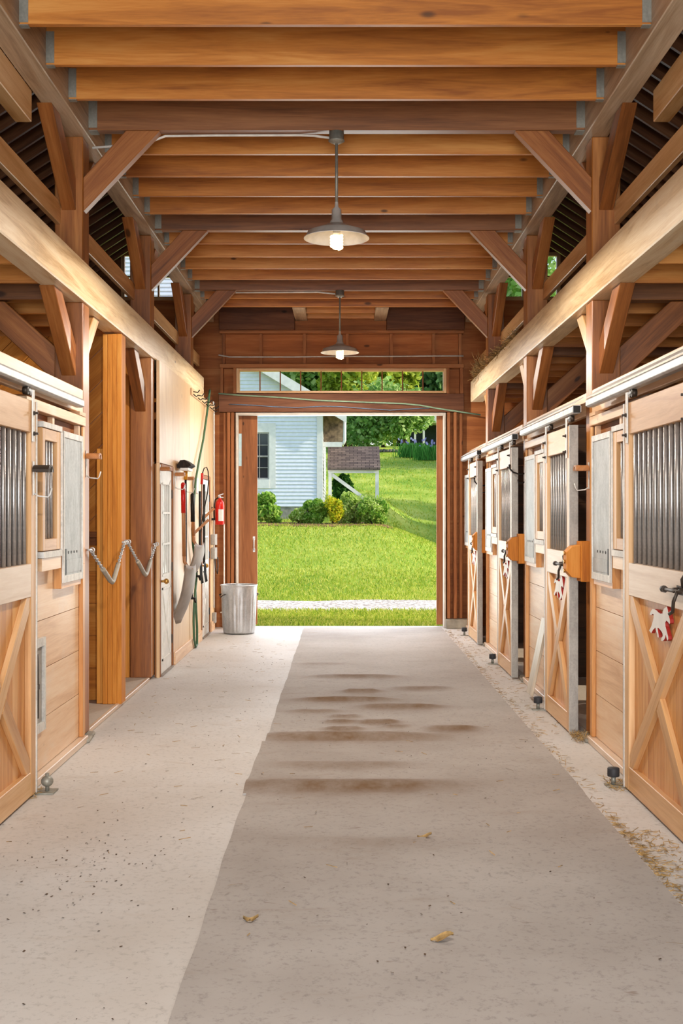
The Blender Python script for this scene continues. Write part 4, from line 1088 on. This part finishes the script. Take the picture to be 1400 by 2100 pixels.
# big sliding doors, hung outside and pushed open
def slider(x0, x1, lab, win):
    root = thing('sliding_barn_gate', lab, 'barn door', ((x0 + x1) / 2, YB + .09, .05), 'big sliding barn doors')
    y0, y1 = YB + .07, YB + .11
    mb = MB()
    if win:
        wx0, wx1, wz0, wz1 = win
        mb.box(x0, wx0, y0, y1, .03, 3.1, 'z'); mb.box(wx1, x1, y0, y1, .03, 3.1, 'z'); mb.box(wx0, wx1, y0, y1, .03, wz0, 'z'); mb.box(wx0, wx1, y0, y1, wz1, 3.1, 'z')
    else: mb.box(x0, x1, y0, y1, .03, 3.1, 'z')
    mb.build('panel', M['slide'], root)
    if win:
        mb = MB(); mb.box(wx0, wx1, y0 + .018, y0 + .022, wz0, wz1, 'z'); mb.build('pane', M['glass'], root)
        mb = MB(); zc = (wz0 + wz1) / 2; mb.box(wx0, wx1, y0 + .008, y0 + .032, zc - .012, zc + .012, 'x'); mb.build('muntin', M['white'], root)
        mb = MB(); xh = x1 - .045; mb.tube([(xh, y0, 1.08), (xh, y0 - .035, 1.10), (xh, y0 - .035, 1.22), (xh, y0, 1.24)], .009, 7); mb.box(xh - .015, xh + .015, y0 - .003, y0 - .0002, 1.05, 1.10, 'z'); mb.box(xh - .015, xh + .015, y0 - .003, y0 - .0002, 1.22, 1.27, 'z'); mb.build('handle', M['galv'], root)
slider(-2.75, -1.20, 'big brown sliding door showing a small window, behind the trash can', (-1.72, -1.42, 2.26, 2.72))
slider(1.325, 2.85, 'big brown sliding door of which only an edge shows, plaque-row side of the doorway', None)
# doorway hay tufts
# ------------------------------------------------------------------ trash can
cx, cy = -1.375, 15.62
root = thing('trash_can', 'round galvanized trash can standing by the lawn doorway', 'trash can', (cx, cy, 0))
mb = MB(); n = 96
fl = lambda i, k: (.0035 * (1 if (k % 4) < 2 else -1) if 3 <= i <= 6 else 0)
mb.lathe([(0, .012), (.205, .012), (.208, .03), (.212, .07), (.216, .10), (.224, .30), (.230, .50), (.234, .53), (.236, .60), (.240, .64)], n, (cx, cy, 0), 0, fl)
mb.lathe([(.236, .64), (.230, .53), (.205, .02), (0, .016)], 48, (cx, cy, 0)); mb.build('body', M['can'], root)
mb = MB(); mb.tube([(cx + .242 * math.cos(2 * math.pi * k / 48), cy + .242 * math.sin(2 * math.pi * k / 48), .643) for k in range(48)], .008, 8, closed=True); mb.build('rim', M['galv'], root)
for q in (math.radians(215), math.radians(35)):
    c_, s_ = math.cos(q), math.sin(q)
    mb = MB(); P_ = [(.235, -.05, .53), (.27, -.05, .52), (.275, 0, .49), (.27, .05, .52), (.235, .05, .53)]
    mb.tube([(cx + r * c_ - t * s_, cy + r * s_ + t * c_, z) for r, t, z in P_], .007, 7); mb.build('handle', M['dark_metal'], root)

# ------------------------------------------------------------------ pendant lamps
def pendant(y, x, label, zc):
    root = thing('pendant_lamp', label, 'lamp', (x, y, 3.5), 'pendant barn lamps')
    zr = 3.545
    mb = MB(); mb.lathe([(0, zc), (.052, zc), (.052, zc - .055), (.058, zc - .06), (.058, zc - .065), (.02, zc - .085), (0, zc - .085)], 20, (x, y, 0)); mb.build('ceiling_box', M['hanger'], root)
    mb = MB(); mb.tube([(x, y, zc - .08), (x, y, zr + .21)], .011, 10); mb.build('stem', M['hanger'], root)
    mb = MB(); mb.lathe([(.012, .255), (.014, .22), (.034, .20), (.036, .13), (.045, .12), (.052, .09)], 20, (x, y, zr)); mb.build('socket_cup', M['shade'], root)
    mb = MB(); pr = [(.045, .105), (.09, .085), (.15, .062), (.205, .042), (.218, .012), (.232, 0)]
    mb.lathe(pr, 48, (x, y, zr), 0); mb.lathe([(r, z - .004) for r, z in reversed(pr)] , 48, (x, y, zr), 1); mb.lathe([(.232, 0), (.2325, -.002), (.232, -.004)], 48, (x, y, zr), 1)
    mb.build('shade', [M['shade'], M['shade_in']], root)
    mb = MB(); mb.lathe([(0, .06), (.026, .06), (.028, .03), (.026, .015), (0, .015)], 14, (x, y, zr)); mb.build('bulb_base', M['ballast'], root)
    mb = MB(); N = 90; pts = [(x + .036 * math.cos(2 * math.pi * 4.2 * k / N), y + .036 * math.sin(2 * math.pi * 4.2 * k / N), zr + .018 - .088 * k / N) for k in range(N + 1)]
    mb.tube(pts, .0115, 8); mb.ball((x, y, zr - .070), (.03, .03, .012), 10); mb.build('spiral_bulb', M['bulb'], root)['label'] = 'glowing spiral bulb'
    lamp_spot(x, y, zr - .10)
    return root
LAMP_W = 280
def lamp_spot(x, y, z):
    L = bpy.data.lights.new('lamp_light', 'SPOT'); L.energy = LAMP_W; L.color = (1, .91, .80); L.shadow_soft_size = .06; L.spot_size = math.radians(178); L.spot_blend = .12
    lo = bpy.data.objects.new('lamp_light', L); COL.objects.link(lo); lo.location = (x, y, z)
pendant(8.315, -.042, 'near pendant lamp with shallow metal shade, larger in view', 4.295)
pendant(14.245, -.032, 'far pendant lamp with shallow metal shade, smaller, above the doorway', 4.295)
lamp_spot(0, 2.4, 3.45)  # unseen lamp added behind the camera for light, spaced like the pendants
def wireconduit(pts, r, lab):
    rod('conduit', 'conduit', lab, pts, r, M['cable_w'])
wireconduit([(-1.78, 8.37, 4.20), (-1.6, 8.37, 4.215), (-1.35, 8.37, 4.25), (-1.26, 8.365, 4.283), (-.9, 8.36, 4.286), (-.3, 8.355, 4.286), (-.2, 8.35, 4.28), (-.09, 8.34, 4.262)], .009, 'white conduit along the cross beam to the near pendant lamp')
wireconduit([(-1.3, 14.29, 4.28), (-.6, 14.29, 4.284), (-.3, 14.28, 4.284), (-.09, 14.27, 4.262)], .010, 'white conduit along the cross beam to the far pendant lamp')

# ------------------------------------------------------------------ litter, hay, leaves
def quads_mesh(name, C, U, V, mat, parent=None, bend=None):
    """leaf / blade quads: centres C, half axes U, V (n x 3 arrays)"""
    n = len(C)
    P = np.stack([C - U - V, C + U - V, C + U + V, C - U + V], 1).reshape(-1, 3).astype(np.float32)
    me = bpy.data.meshes.new(name); me.vertices.add(4 * n); me.vertices.foreach_set('co', P.reshape(-1))
    me.loops.add(4 * n); me.loops.foreach_set('vertex_index', np.arange(4 * n, dtype=np.int32))
    me.polygons.add(n); me.polygons.foreach_set('loop_start', np.arange(0, 4 * n, 4, dtype=np.int32)); me.polygons.foreach_set('loop_total', np.full(n, 4, dtype=np.int32))
    me.update(calc_edges=True); me.validate(); me.materials.append(mat)
    o = bpy.data.objects.new(name, me); COL.objects.link(o)
    if parent is not None:
        me.transform(Matrix.Translation(-world_loc(parent))); o.parent = parent
    return o
def unit(n):
    v = RNG.normal(size=(n, 3)); return v / np.linalg.norm(v, axis=1, keepdims=True)
def scatter_straw(name, boxes, mat, lab, cat, L=(.02, .07), w=.0016):
    C, U, V = [], [], []
    for (x0, x1, y0, y1, z0, z1, n, tilt) in boxes:
        c = np.stack([RNG.uniform(x0, x1, n), RNG.uniform(y0, y1, n), z0 + (z1 - z0) * RNG.random(n) ** 2], -1)
        a = RNG.uniform(0, 2 * math.pi, n); l = RNG.uniform(*L, n) / 2; tz = RNG.normal(0, tilt, n)
        u = np.stack([np.cos(a) * l, np.sin(a) * l, tz * l], -1); v = np.stack([-np.sin(a) * w, np.cos(a) * w, np.full(n, w * .6)], -1)
        C.append(c); U.append(u); V.append(v)
    o = quads_mesh(name, np.concatenate(C), np.concatenate(U), np.concatenate(V), mat); stuff(o, lab, cat)
bx = [(1.385, 1.44, 4.6, 6.2, .002, .012, 260, .1), (1.38, 1.60, 5.0, 5.9, .002, .02, 240, .15), (1.38, 1.46, 6.2, 16, .002, .01, 420, .1), (1.55, 1.74, 6.75, 7.05, .002, .03, 150, .3),
      (1.62, 1.78, 8.15, 8.42, .015, .05, 220, .4), (1.5, 1.74, 8.5, 16, .002, .012, 260, .1), (-1.75, -.6, 5, 15, .002, .006, 130, .05), (-.5, 1.3, 4, 9, .018, .024, 50, .05), (-1.82, -1.72, 6.55, 6.8, .002, .02, 80, .2)]
scatter_straw('straw_litter', bx, M['straw'], 'bits of straw littering the concrete, mostly along the plaque doors', 'straw')
scatter_straw('hay', [(XR - .01, XR + .1, 13.4, 15.6, 3.385, 3.47, 900, .5), (XR - .03, XR + .1, 11.8, 13.3, 3.385, 3.43, 350, .5), (XR - .02, XR + .1, 14.9, 15.6, 3.385, 3.55, 500, .8)], M['straw'],
              'tufts of hay lying on top of the cream beam over the plaque row', 'hay', (.06, .2), .0025)
# dirt crumbs on the concrete
n = 700; c = np.stack([np.concatenate([RNG.uniform(-1.75, -.6, 380), RNG.normal(-1.15, .16, 130), RNG.uniform(-.5, 1.3, 190)]), np.concatenate([RNG.uniform(3.7, 13, 380), RNG.normal(5.35, .35, 130), RNG.uniform(4, 10, 190)]), np.concatenate([np.full(510, .0035), np.full(190, .019)])], -1)
a = RNG.uniform(0, 6.28, n); r = RNG.uniform(.0015, .006, n)
stuff(quads_mesh('dirt_crumbs', c, np.stack([np.cos(a) * r, np.sin(a) * r, r * .2], -1), np.stack([-np.sin(a) * r * .7, np.cos(a) * r * .7, r * .1], -1), M['dirt']), 'dark crumbs of dirt scattered on the concrete and mats', 'dirt')
def dead_leaf(px, py, size, lab):
    Y = (EYE - .02) * F / (py - CY); x = (px - CX) / F * Y; z = .02 if x > -.54 else .004
    mb = MB(); k = 7
    for i in range(k + 1):
        t = i / k; w = size * .32 * math.sin(math.pi * min(1, t * .95 + .03)); zz = z + .006 + .012 * math.sin(t * 4 + size * 50)
        mb.v += [(x + size * (t - .5), Y - w, zz), (x + size * (t - .5), Y, zz - .005), (x + size * (t - .5), Y + w, zz + .006)]
    for i in range(k):
        for j in range(2): a = i * 3 + j; mb._face((a, a + 1, a + 4, a + 3), [(0, 0)] * 4, 0, True)
    tag(mb.build('dead_leaf', M['straw']), lab, 'leaf', 'dead leaves')
dead_leaf(870, 1716, .07, 'dry leaf on the mat right below the last ridge'); dead_leaf(514, 1885, .06, 'dry pale leaf at the tool-wall edge of the front mat'); dead_leaf(906, 1925, .085, 'crumpled dry leaf, largest one on the front mat')

# ------------------------------------------------------------------ outdoors
def S(a, b, x):
    t = np.clip((np.asarray(x, float) - a) / (b - a), 0, 1); return t * t * (3 - 2 * t)
def Hgt(X, Y):
    X = np.asarray(X, float); Y = np.asarray(Y, float)
    A = (1.28 * S(21.6, 38, Y) + .45 * S(37, 45, Y)) * (1 - S(47, 62, Y))
    B = 1 - S(.9, 5.2, X); D = 1 - .85 * S(34, 44, Y) * S(.9, 4.0, X)
    hill = .141 * np.maximum(0, Y - 43) * S(40, 50, Y); far = .06 * np.maximum(0, Y - 90)
    hill = np.where(Y > 90, .141 * 47 + far, hill)
    return A * B * D + hill - .03
xs = np.concatenate([np.linspace(-60, -8, 22)[:-1], np.linspace(-8, 8, 65), np.linspace(8, 60, 22)[1:]])
ys = np.concatenate([np.linspace(YB + .2, 50, 110), np.linspace(50, 160, 70)[1:]])
Xg, Yg = np.meshgrid(xs, ys); Zg = Hgt(Xg, Yg)
mb = MB(); mb.v = [tuple(p) for p in np.stack([Xg, Yg, Zg], -1).reshape(-1, 3)]
nx = len(xs)
for j in range(len(ys) - 1):
    for i in range(nx - 1):
        a = j * nx + i; mb._face((a, a + 1, a + nx + 1, a + nx), [(0, 0)] * 4, 0, True)
struct(mb.build('ground', M['lawn'], center=False), 'mown lawn rising to the house and up the hill beyond', 'lawn')
mb = MB(); nseg = 60
for i in range(nseg + 1):
    x = -15 + 30 * i / nseg
    for k in range(7):
        y = 19.25 + .10 * math.sin(x * 1.7) + .06 * math.sin(x * 4.1) + (2.55 + .08 * math.sin(x * 2.3)) * k / 6
        mb.v.append((x, y, float(Hgt(x, y)) + .012))
for i in range(nseg):
    for k in range(6):
        a = i * 7 + k; mb._face((a, a + 7, a + 8, a + 1), [(0, 0)] * 4, 0, True)
struct(mb.build('path', M['gravel'], center=False), 'pale gravel track crossing in front of the doorway', 'path')
# grass blades
C = []
for (y0, y1, n) in ((YB + .22, 19.35, 16000), (21.75, 27, 15000), (27, 37.5, 16000), (38, 85, 15000)):
    y = RNG.uniform(y0, y1, n); x = RNG.uniform(-.11, .105, n) * y; C.append(np.stack([x, y], -1))
C = np.concatenate(C); n = len(C)
h = RNG.uniform(.025, .075, n) * np.where(C[:, 1] < 19.5, 1.1, np.where(C[:, 1] < 38, .9, 1.5)); z = Hgt(C[:, 0], C[:, 1]); a = RNG.uniform(0, 6.28, n)
lean = RNG.normal(0, .5, (n, 2))
cent = np.stack([C[:, 0], C[:, 1], z + h * .45], -1); w = RNG.uniform(.003, .007, n) * (C[:, 1] / 20)
Uv = np.stack([np.cos(a) * w, np.sin(a) * w, 0 * w], -1); Vv = np.stack([lean[:, 0] * h * .5, lean[:, 1] * h * .5, h * .55], -1)
stuff(quads_mesh('grass', cent, Uv, Vv, M['blade']), 'short mown grass blades on the lawn outside the doorway', 'grass')

def leaf_cloud(name, c, r, n, size, mat, parent, clumps=14, flat=.0):
    c = np.array(c, float); r = np.array(r, float)
    k = unit(clumps) * (RNG.random((clumps, 1)) ** .4) * .72; kr = RNG.uniform(.26, .46, clumps)
    idx = RNG.integers(0, clumps, n)
    p = k[idx] + unit(n) * (RNG.random((n, 1)) ** .33) * kr[idx][:, None]
    P = c + p * r
    if flat: P = P[P[:, 2] > c[2] - r[2] * flat]
    m = len(P); s = size * RNG.uniform(.55, 1.2, (m, 1))
    nrm = unit(m) + np.array([0, -.1, .5]); nrm /= np.linalg.norm(nrm, axis=1, keepdims=True)
    t = np.cross(nrm, unit(m)); t /= np.linalg.norm(t, axis=1, keepdims=True); b = np.cross(nrm, t)
    return quads_mesh(name, P, t * s, b * s * .62, mat, parent)
def stems(mb, x, y, z, h, spread, n, r):
    for k in range(n):
        a = random.uniform(0, 6.28); d = random.uniform(.2, 1) * spread
        mb.tube([(x, y, z - .05), (x + math.cos(a) * d * .4, y + math.sin(a) * d * .4, z + h * .5), (x + math.cos(a) * d, y + math.sin(a) * d, z + h)], [r, r * .7, r * .4], 6)
def shrub(px, Y, w, h, mat, n, lab, size=.055, flower=None, grp='shrubs before the house'):
    x = (px - CX) * Y / F; z = float(Hgt(x, Y)); h *= 1.08; n = int(n * 1.25)
    root = thing('shrub', lab, 'shrub', (x, Y, z), grp)
    leaf_cloud('foliage', (x, Y, z + h * .46), (w / 2, .45, h * .56), n, size, mat, root)
    mb = MB(); stems(mb, x, Y, z, h * .6, w * .3, 7, .012); mb.build('stem', M['bark'], root)
    if flower: leaf_cloud('blossom', (x, Y, z + h * .62), (w / 2, .42, h * .42), int(n * .4), size * .6, flower, root)
shrub(548, 37.4, 1.35, 1.02, M['leaf_a'], 3600, 'leafy green shrub in front of the house window, beside the sliding door', .06)
shrub(612, 37.2, .7, .55, M['leaf_l'], 1100, 'low pale green shrub between two taller ones below the siding', .045)
shrub(642, 37.0, 1.0, .82, M['leaf_a'], 2600, 'green shrub under the corner of the white house', .055)
shrub(682, 36.8, .75, .86, M['leaf_y'], 2000, 'yellow-green flowering shrub just beyond the house corner', .04, M['leaf_y'])
shrub(722, 37.2, 1.05, 1.0, M['leaf_l'], 2800, 'pale leafy shrub in front of the little shingled roof', .055)
shrub(762, 36.9, 1.05, .95, M['leaf_a'], 2800, 'bushy green shrub at the post end of the flower bed', .045, M['leaf_l'])
shrub(704, 43.6, 1.35, 1.35, M['leaf_d'], 2600, 'dark green shrub behind the diagonal porch brace', .08)
mb = MB(); N = 26
for i in range(N + 1):
    t = i / N; x = -3.2 + 4.75 * t
    for k in range(5):
        y = 35.75 + .25 * math.sin(x * 2.1) + (.55 if x > 0 else .2) * math.sin(k) * 0 + k * .62; mb.v.append((x, y, float(Hgt(x, y)) + .015 + .03 * math.sin(k / 4 * math.pi)))
for i in range(N):
    for k in range(4): a = i * 5 + k; mb._face((a, a + 5, a + 6, a + 1), [(0, 0)] * 4, 0, True)
tag(mb.build('flower_bed', M['mulch'], center=False), 'brown mulch bed under the shrubs by the house', 'flower bed')

# white house
HY = 40.0
hz0 = 1.82; WXR = -.70; rake = lambda x: 5.3 + .6 * (WXR - x)
root = thing('house', 'white clapboard house on the rise beyond the doorway', 'house', (-3.6, 44, 1.2))
mb = MB(); z = hz0; e = .126
while z < 8.6:
    z2 = z + e; xl = -7.4
    xr = WXR if z2 < 5.3 else WXR - (z2 - 5.3) / .6
    segs = [(xl, xr)]
    if z2 > 2.60 and z < 4.50: segs = [(xl, -3.60), (-2.32, xr)]
    for a_, b_ in segs:
        if b_ - a_ < .05: continue
        mb.prism([(HY - .034, z), (HY - .034, z + .012), (HY - .006, z2), (HY + .06, z2), (HY + .06, z)], 'yz', a_, b_)
    z = z2
mb.build('siding', M['siding'], root)
mb = MB(); z = hz0
while z < 5.25:
    z2 = z + e; mb.prism([(WXR + .02, z), (WXR + .004, z2), (WXR - .06, z2), (WXR - .06, z)], 'xz', HY + .07, HY + 9); z = z2
mb.build('side_siding', M['siding'], root)
mb = MB(); mb.box(WXR - .17, WXR + .03, HY - .05, HY - .0345, hz0, 5.3, 'z'); mb.box(WXR + .0205, WXR + .033, HY - .035, HY + .16, hz0, 5.3, 'z'); mb.build('corner_board', M['white'], root)
mb = MB(); mb.box(-7.4, WXR - .02, HY - .005, HY + .2, .6, hz0, 'x'); mb.box(WXR - .2, WXR - .02, HY + .2, HY + 9, .6, hz0, 'y'); mb.build('foundation', M['foundation'], root)
mb = MB(); ex_ = .12
mb.prism([(-7.6, rake(-7.6) + .02), (ex_, rake(ex_) + .02), (ex_, rake(ex_) + .20), (-7.6, rake(-7.6) + .20)], 'xz', HY - .30, HY + 9.3, (1, -.6)); mb.build('roof', M['shingle2'], root)
mb = MB(); mb.prism([(-7.6, rake(-7.6) - .16), (ex_ + .02, rake(ex_ + .02) - .16), (ex_ + .02, rake(ex_ + .02) + .20), (-7.6, rake(-7.6) + .20)], 'xz', HY - .335, HY - .302, (1, -.6)); mb.build('rake_board', M['white'], root)
mb = MB(); mb.box(-3.45, -2.45, HY + .02, HY + .05, 2.6, 4.5, 'z'); mb.build('window_backing', M['darkglass'], root)
wr = None
mb = MB()
for a_, b_ in ((-3.64, -3.42), (-2.49, -2.27)): mb.box(a_, b_, HY - .045, HY + .01, 2.44, 4.66, 'z')
mb.box(-3.42, -2.49, HY - .044, HY + .01, 4.34, 4.66, 'x'); mb.box(-3.42, -2.49, HY - .07, HY + .01, 2.44, 2.74, 'x')
wr = mb.build('window', M['white'], root)
mb = MB()
for a_, b_ in ((-3.42, -3.37), (-2.54, -2.49)): mb.box(a_, b_, HY - .02, HY + .015, 2.74, 4.34, 'z')
for z in (2.74, 3.50, 4.29): mb.box(-3.37, -2.54, HY - .019, HY + .015, z, z + .055, 'x')
for z in (3.13, 3.90): mb.box(-3.37, -2.54, HY - .01, HY + .012, z, z + .025, 'x')
for x in (-3.10, -2.82): mb.box(x - .012, x + .012, HY - .011, HY + .013, 2.79, 4.30, 'z')
mb.build('sash', M['strip_grey'], wr)
mb = MB(); mb.box(WXR + .04, -.02, HY + .1, HY + .26, 3.86, 4.02, 'x'); mb.tube([(-.05, HY + .18, 3.95), (.04, HY + .16, 3.98), (.075, HY + .14, 4.08), (.075, HY + .14, 4.95)], .055, 10); mb.build('gutter', M['white'], root)['label'] = 'white gutter and downspout'
mb = MB(); mb.box(WXR + .04, .01, HY + .9, HY + .98, 3.9, 5.0, 'z'); mb.build('porch_gable', M['porchtan'], root)
mb = MB(); z = 5.0
while z < 11.6:
    mb.prism([(46 - .034, z), (46 - .034, z + .02), (46 - .006, z + .16), (46 + .06, z + .16), (46 + .06, z)], 'yz', -12, -5.2); z += .16
mb.build('rear_wing', M['siding'], root)
# little shingled roof beside the house
root = thing('woodshed', 'little shingled roof on white posts beside the house', 'shed', (.4, 42.3, 1.3))
mb = MB(); x0, x1 = -.53, 1.34
mb.prism([(41.6, 3.20), (42.75, 4.02), (43.9, 3.20), (43.9, 3.12), (42.75, 3.93), (41.6, 3.12)], 'yz', x0, x1, (0, 1))
def slope_uv(o):   # shingle rows follow the eave: u along x, v up the slope
    me = o.data; uv = me.uv_layers[0].data
    for p in me.polygons:
        for li in p.loop_indices:
            co = me.vertices[me.loops[li].vertex_index].co; uv[li].uv = (co.x, math.hypot(co.y - .7, co.z) if 0 else (co.z) * 1.72)
slope_uv(mb.build('roof', M['shingle'], root))
for x in (-.50, 1.17):
    mb = MB(); mb.box(x, x + .12, 41.72, 41.84, .8, 3.02, 'z'); mb.build('post', M['white'], root)
mb = MB(); mb.box(x0 + .02, x1 - .05, 41.70, 41.86, 3.02, 3.18, 'x'); mb.build('beam', M['white'], root)
mb = MB(); mb.obox((-.40, 41.78, 2.98), (1.08, 41.78, 1.90), .06, .12); mb.build('diagonal_brace', M['white'], root)

# trees on the hill
def tree(x, Y, h, w, mat, lab, n=4200, size=.30, low=.22, grp='trees on the hill'):
    z = float(Hgt(x, Y)); root = thing('tree', lab, 'tree', (x, Y, z), grp)
    leaf_cloud('crown', (x, Y, z + h * (low + (1 - low) / 2)), (w / 2, w / 2, h * (1 - low) / 2 * 1.15), n, size, mat, root, 30)
    mb = MB(); stems(mb, x, Y, z, h * .55, w * .2, 4, .16 * h / 8); mb.tube([(x, Y, z - .2), (x + .1, Y, z + h * .4), (x, Y, z + h * .8)], [.18 * h / 8, .13 * h / 8, .05], 8); mb.build('trunk', M['bark'], root)
tree(1.9, 88, 5.6, 5.2, M['leaf_t'], 'rounded green tree straight above the little shingled roof', 6800, .15, .02)
tree(4.6, 86.5, 5.2, 4.4, M['leaf_t'], 'pale green spreading tree next to the far porch and irises', 5600, .14, .16)
tree(.4, 93, 8.5, 5.5, M['leaf_t2'], 'yellow-green tree behind the downspout of the white house', 4200, .24, .08)
tree(3.4, 97, 10, 6, M['leaf_t2'], 'tall yellow-green tree behind the two rounded trees', 4600, .26, .08)
tree(0.2, 90.5, 3.2, 3.4, M['leaf_t3'], 'low dark bushy tree behind the downspout, beside the rounded tree', 3200, .14, .0)
tree(-3.0, 100, 13, 8, M['leaf_t'], 'tall green tree seen over the house roof through the transom', 5000, .30, .05)
tree(7.3, 104, 12, 7, M['leaf_t3'], 'deep green tree behind the far porch', 4600, .30, .05)
tree(11.0, 110, 14, 8, M['leaf_t3'], 'deep green tree beyond the plaque-row edge of the transom', 4600, .32, .05)
tree(-8.5, 108, 15, 9, M['leaf_t3'], 'large deep green tree behind the house gable', 4600, .33, .05)
tree(.8, 122, 18, 11, M['leaf_t3'], 'biggest dark tree at the back of the hill', 5200, .38, .03)
tree(6.2, 126, 17, 10, M['leaf_t'], 'tall tree at the back of the hill behind the porch tree', 4800, .36, .03)
tree(-6, 130, 20, 12, M['leaf_t2'], 'tall yellowish tree furthest back over the house', 4800, .4, .03)
# far porch, wall of stones, irises
root = thing('far_house', 'far white house with a dark open porch on the hill', 'house', (8.2, 95, 6.6))
mb = MB(); mb.box(6.4, 12, 94.2, 98, 8.85, 9.6, 'x'); mb.build('porch_fascia', M['white'], root)
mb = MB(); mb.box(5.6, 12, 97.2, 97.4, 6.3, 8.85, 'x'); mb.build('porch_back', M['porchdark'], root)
for x in (5.75, 6.45, 7.9):
    mb = MB(); mb.box(x, x + .16, 94.4, 94.56, 6.3, 8.85, 'z'); mb.build('porch_post', M['white'], root)
root = thing('stone_wall', 'low grey stone wall under the hill trees', 'stone wall', (4, 86.2, 6.0))
for k in range(14):
    x = 2.6 + k * .23; z = float(Hgt(x, 86.2)); mb = MB(); mb.ball((x, 86.2, z + .10), (.15, .15, random.uniform(.10, .17)), 8); mb.build('stone', M['stone'], root)
def irises(px, Y, w, n, lab):
    x = (px - CX) * Y / F; z = float(Hgt(x, Y)); root = thing('iris_clump', lab, 'irises', (x, Y, z), 'iris clumps')
    xx = RNG.normal(x, w / 3, n); yy = RNG.normal(Y, .25, n); h = RNG.uniform(.5, 1.05, n); a = RNG.normal(0, .22, n)
    quads_mesh('blades', np.stack([xx, yy, z + h / 2], -1), np.stack([np.full(n, .022), np.zeros(n), np.zeros(n)], -1), np.stack([a * h * .5, 0 * h, h * .5], -1), M['iris_leaf'], root)
    m = n // 26; nrm = unit(m) * .05
    quads_mesh('flowers', np.stack([RNG.normal(x, w / 3.2, m), RNG.normal(Y, .2, m), z + RNG.uniform(.95, 1.35, m)], -1), np.stack([np.full(m, .055), np.zeros(m), nrm[:, 0]], -1), np.stack([nrm[:, 1] * .3, nrm[:, 2] * .3, np.full(m, .075)], -1), M['iris'], root)
irises(848, 82, 1.5, 420, 'blue-flowered iris clump in front of the spreading tree'); irises(880, 80, 1.4, 380, 'blue-flowered iris clump in front of the far porch, at the door edge')
# trees east of the lawn, whose shade falls over the hill
for (x, Y, h, w, l) in ((13.5, 53.5, 10, 8, 'tree standing east of the lawn whose shade crosses the hill'), (12.5, 45, 9, 8, 'second tree standing east of the lawn whose shade crosses the hill'), (9.6, 38.5, 7, 5.5, 'third tree standing east of the lawn, shading the dip'), (12.5, 78.5, 5.5, 8, 'fourth tree standing east of the lawn, far up the hill')):
    tree(x, Y, h, w, M['leaf_t3'], l, 4200, .5, .06, 'trees east of the lawn')
tree(12.0, 76, 15.5, 8, M['leaf_t'], 'light green tree seen through the loft window over the plaque row', 4200, .26, .1)

# ------------------------------------------------------------------ wall behind the camera, with the open far doorway
mb = MB(); yb = -3.3
mb.box(-5.45, -1.75, yb - .03, yb, 0, 3.9, 'x'); mb.box(1.75, 5.45, yb - .03, yb, 0, 3.9, 'x'); mb.box(-1.75, 1.75, yb - .03, yb, 3.6, 4.6, 'x')
mb.prism([(-5.45, 3.9), (-1.75, 3.9), (-1.75, 4.6), (1.75, 4.6), (1.75, 3.9), (5.45, 3.9), (0, 7.30)], 'xz', yb - .03, yb)
struct(mb.build('wall_back', M['brown']))

# ------------------------------------------------------------------ light and camera
W = bpy.data.worlds.new('sky'); SC.world = W; W.use_nodes = True; nt = W.node_tree
bg = nt.nodes['Background']; sk = nt.nodes.new('ShaderNodeTexSky'); sk.sky_type = 'NISHITA'; sk.sun_disc = False
sk.sun_elevation = math.radians(38); sk.sun_rotation = math.radians(80); sk.air_density = 1.0; sk.dust_density = 2.0
nt.links.new(sk.outputs[0], bg.inputs[0]); bg.inputs[1].default_value = .39
sun = bpy.data.lights.new('sun', 'SUN'); sun.energy = 4.3; sun.color = (1, .90, .74); sun.angle = math.radians(.6)
so = bpy.data.objects.new('sun', sun); COL.objects.link(so)
so.rotation_euler = Vector((.80, -.14, .46)).to_track_quat('Z', 'Y').to_euler()
def area(name, loc, to, sx, sy, e, col):
    L = bpy.data.lights.new(name, 'AREA'); L.shape = 'RECTANGLE'; L.size = sx; L.size_y = sy; L.energy = e; L.color = col
    o = bpy.data.objects.new(name, L); COL.objects.link(o); o.location = loc
    o.rotation_euler = (Vector(loc) - Vector(to)).to_track_quat('Z', 'Y').to_euler(); return o
area('back_doorway_daylight', (0, -3.25, 1.85), (0, 5, 1.7), 3.4, 3.4, 760, (.95, .975, 1))
area('front_doorway_daylight', (0, YB + .30, 1.5), (0, 5, 1.5), 2.6, 2.8, 95, (.97, .98, 1))
cam = bpy.data.cameras.new('camera'); co = bpy.data.objects.new('camera', cam); COL.objects.link(co); SC.camera = co
co.location = (0, 0, EYE); co.rotation_euler = (math.radians(90), 0, 0)
cam.sensor_fit = 'VERTICAL'; cam.sensor_height = 36; cam.lens = F / 2100 * 36
cam.shift_x = -(CX - 700) / 2100; cam.shift_y = (CY - 1050) / 2100
cam.clip_end = 500; cam.clip_start = .05
SC.view_settings.view_transform = 'Standard'; SC.view_settings.look = 'None'; SC.view_settings.gamma = 1; SC.view_settings.use_curve_mapping = False
SC.view_settings.exposure = -0.03
SC.cycles.max_bounces = 10; SC.cycles.diffuse_bounces = 6; SC.cycles.transmission_bounces = 6; SC.cycles.transparent_max_bounces = 8
SC.cycles.sample_clamp_indirect = 6; SC.cycles.use_denoising = True
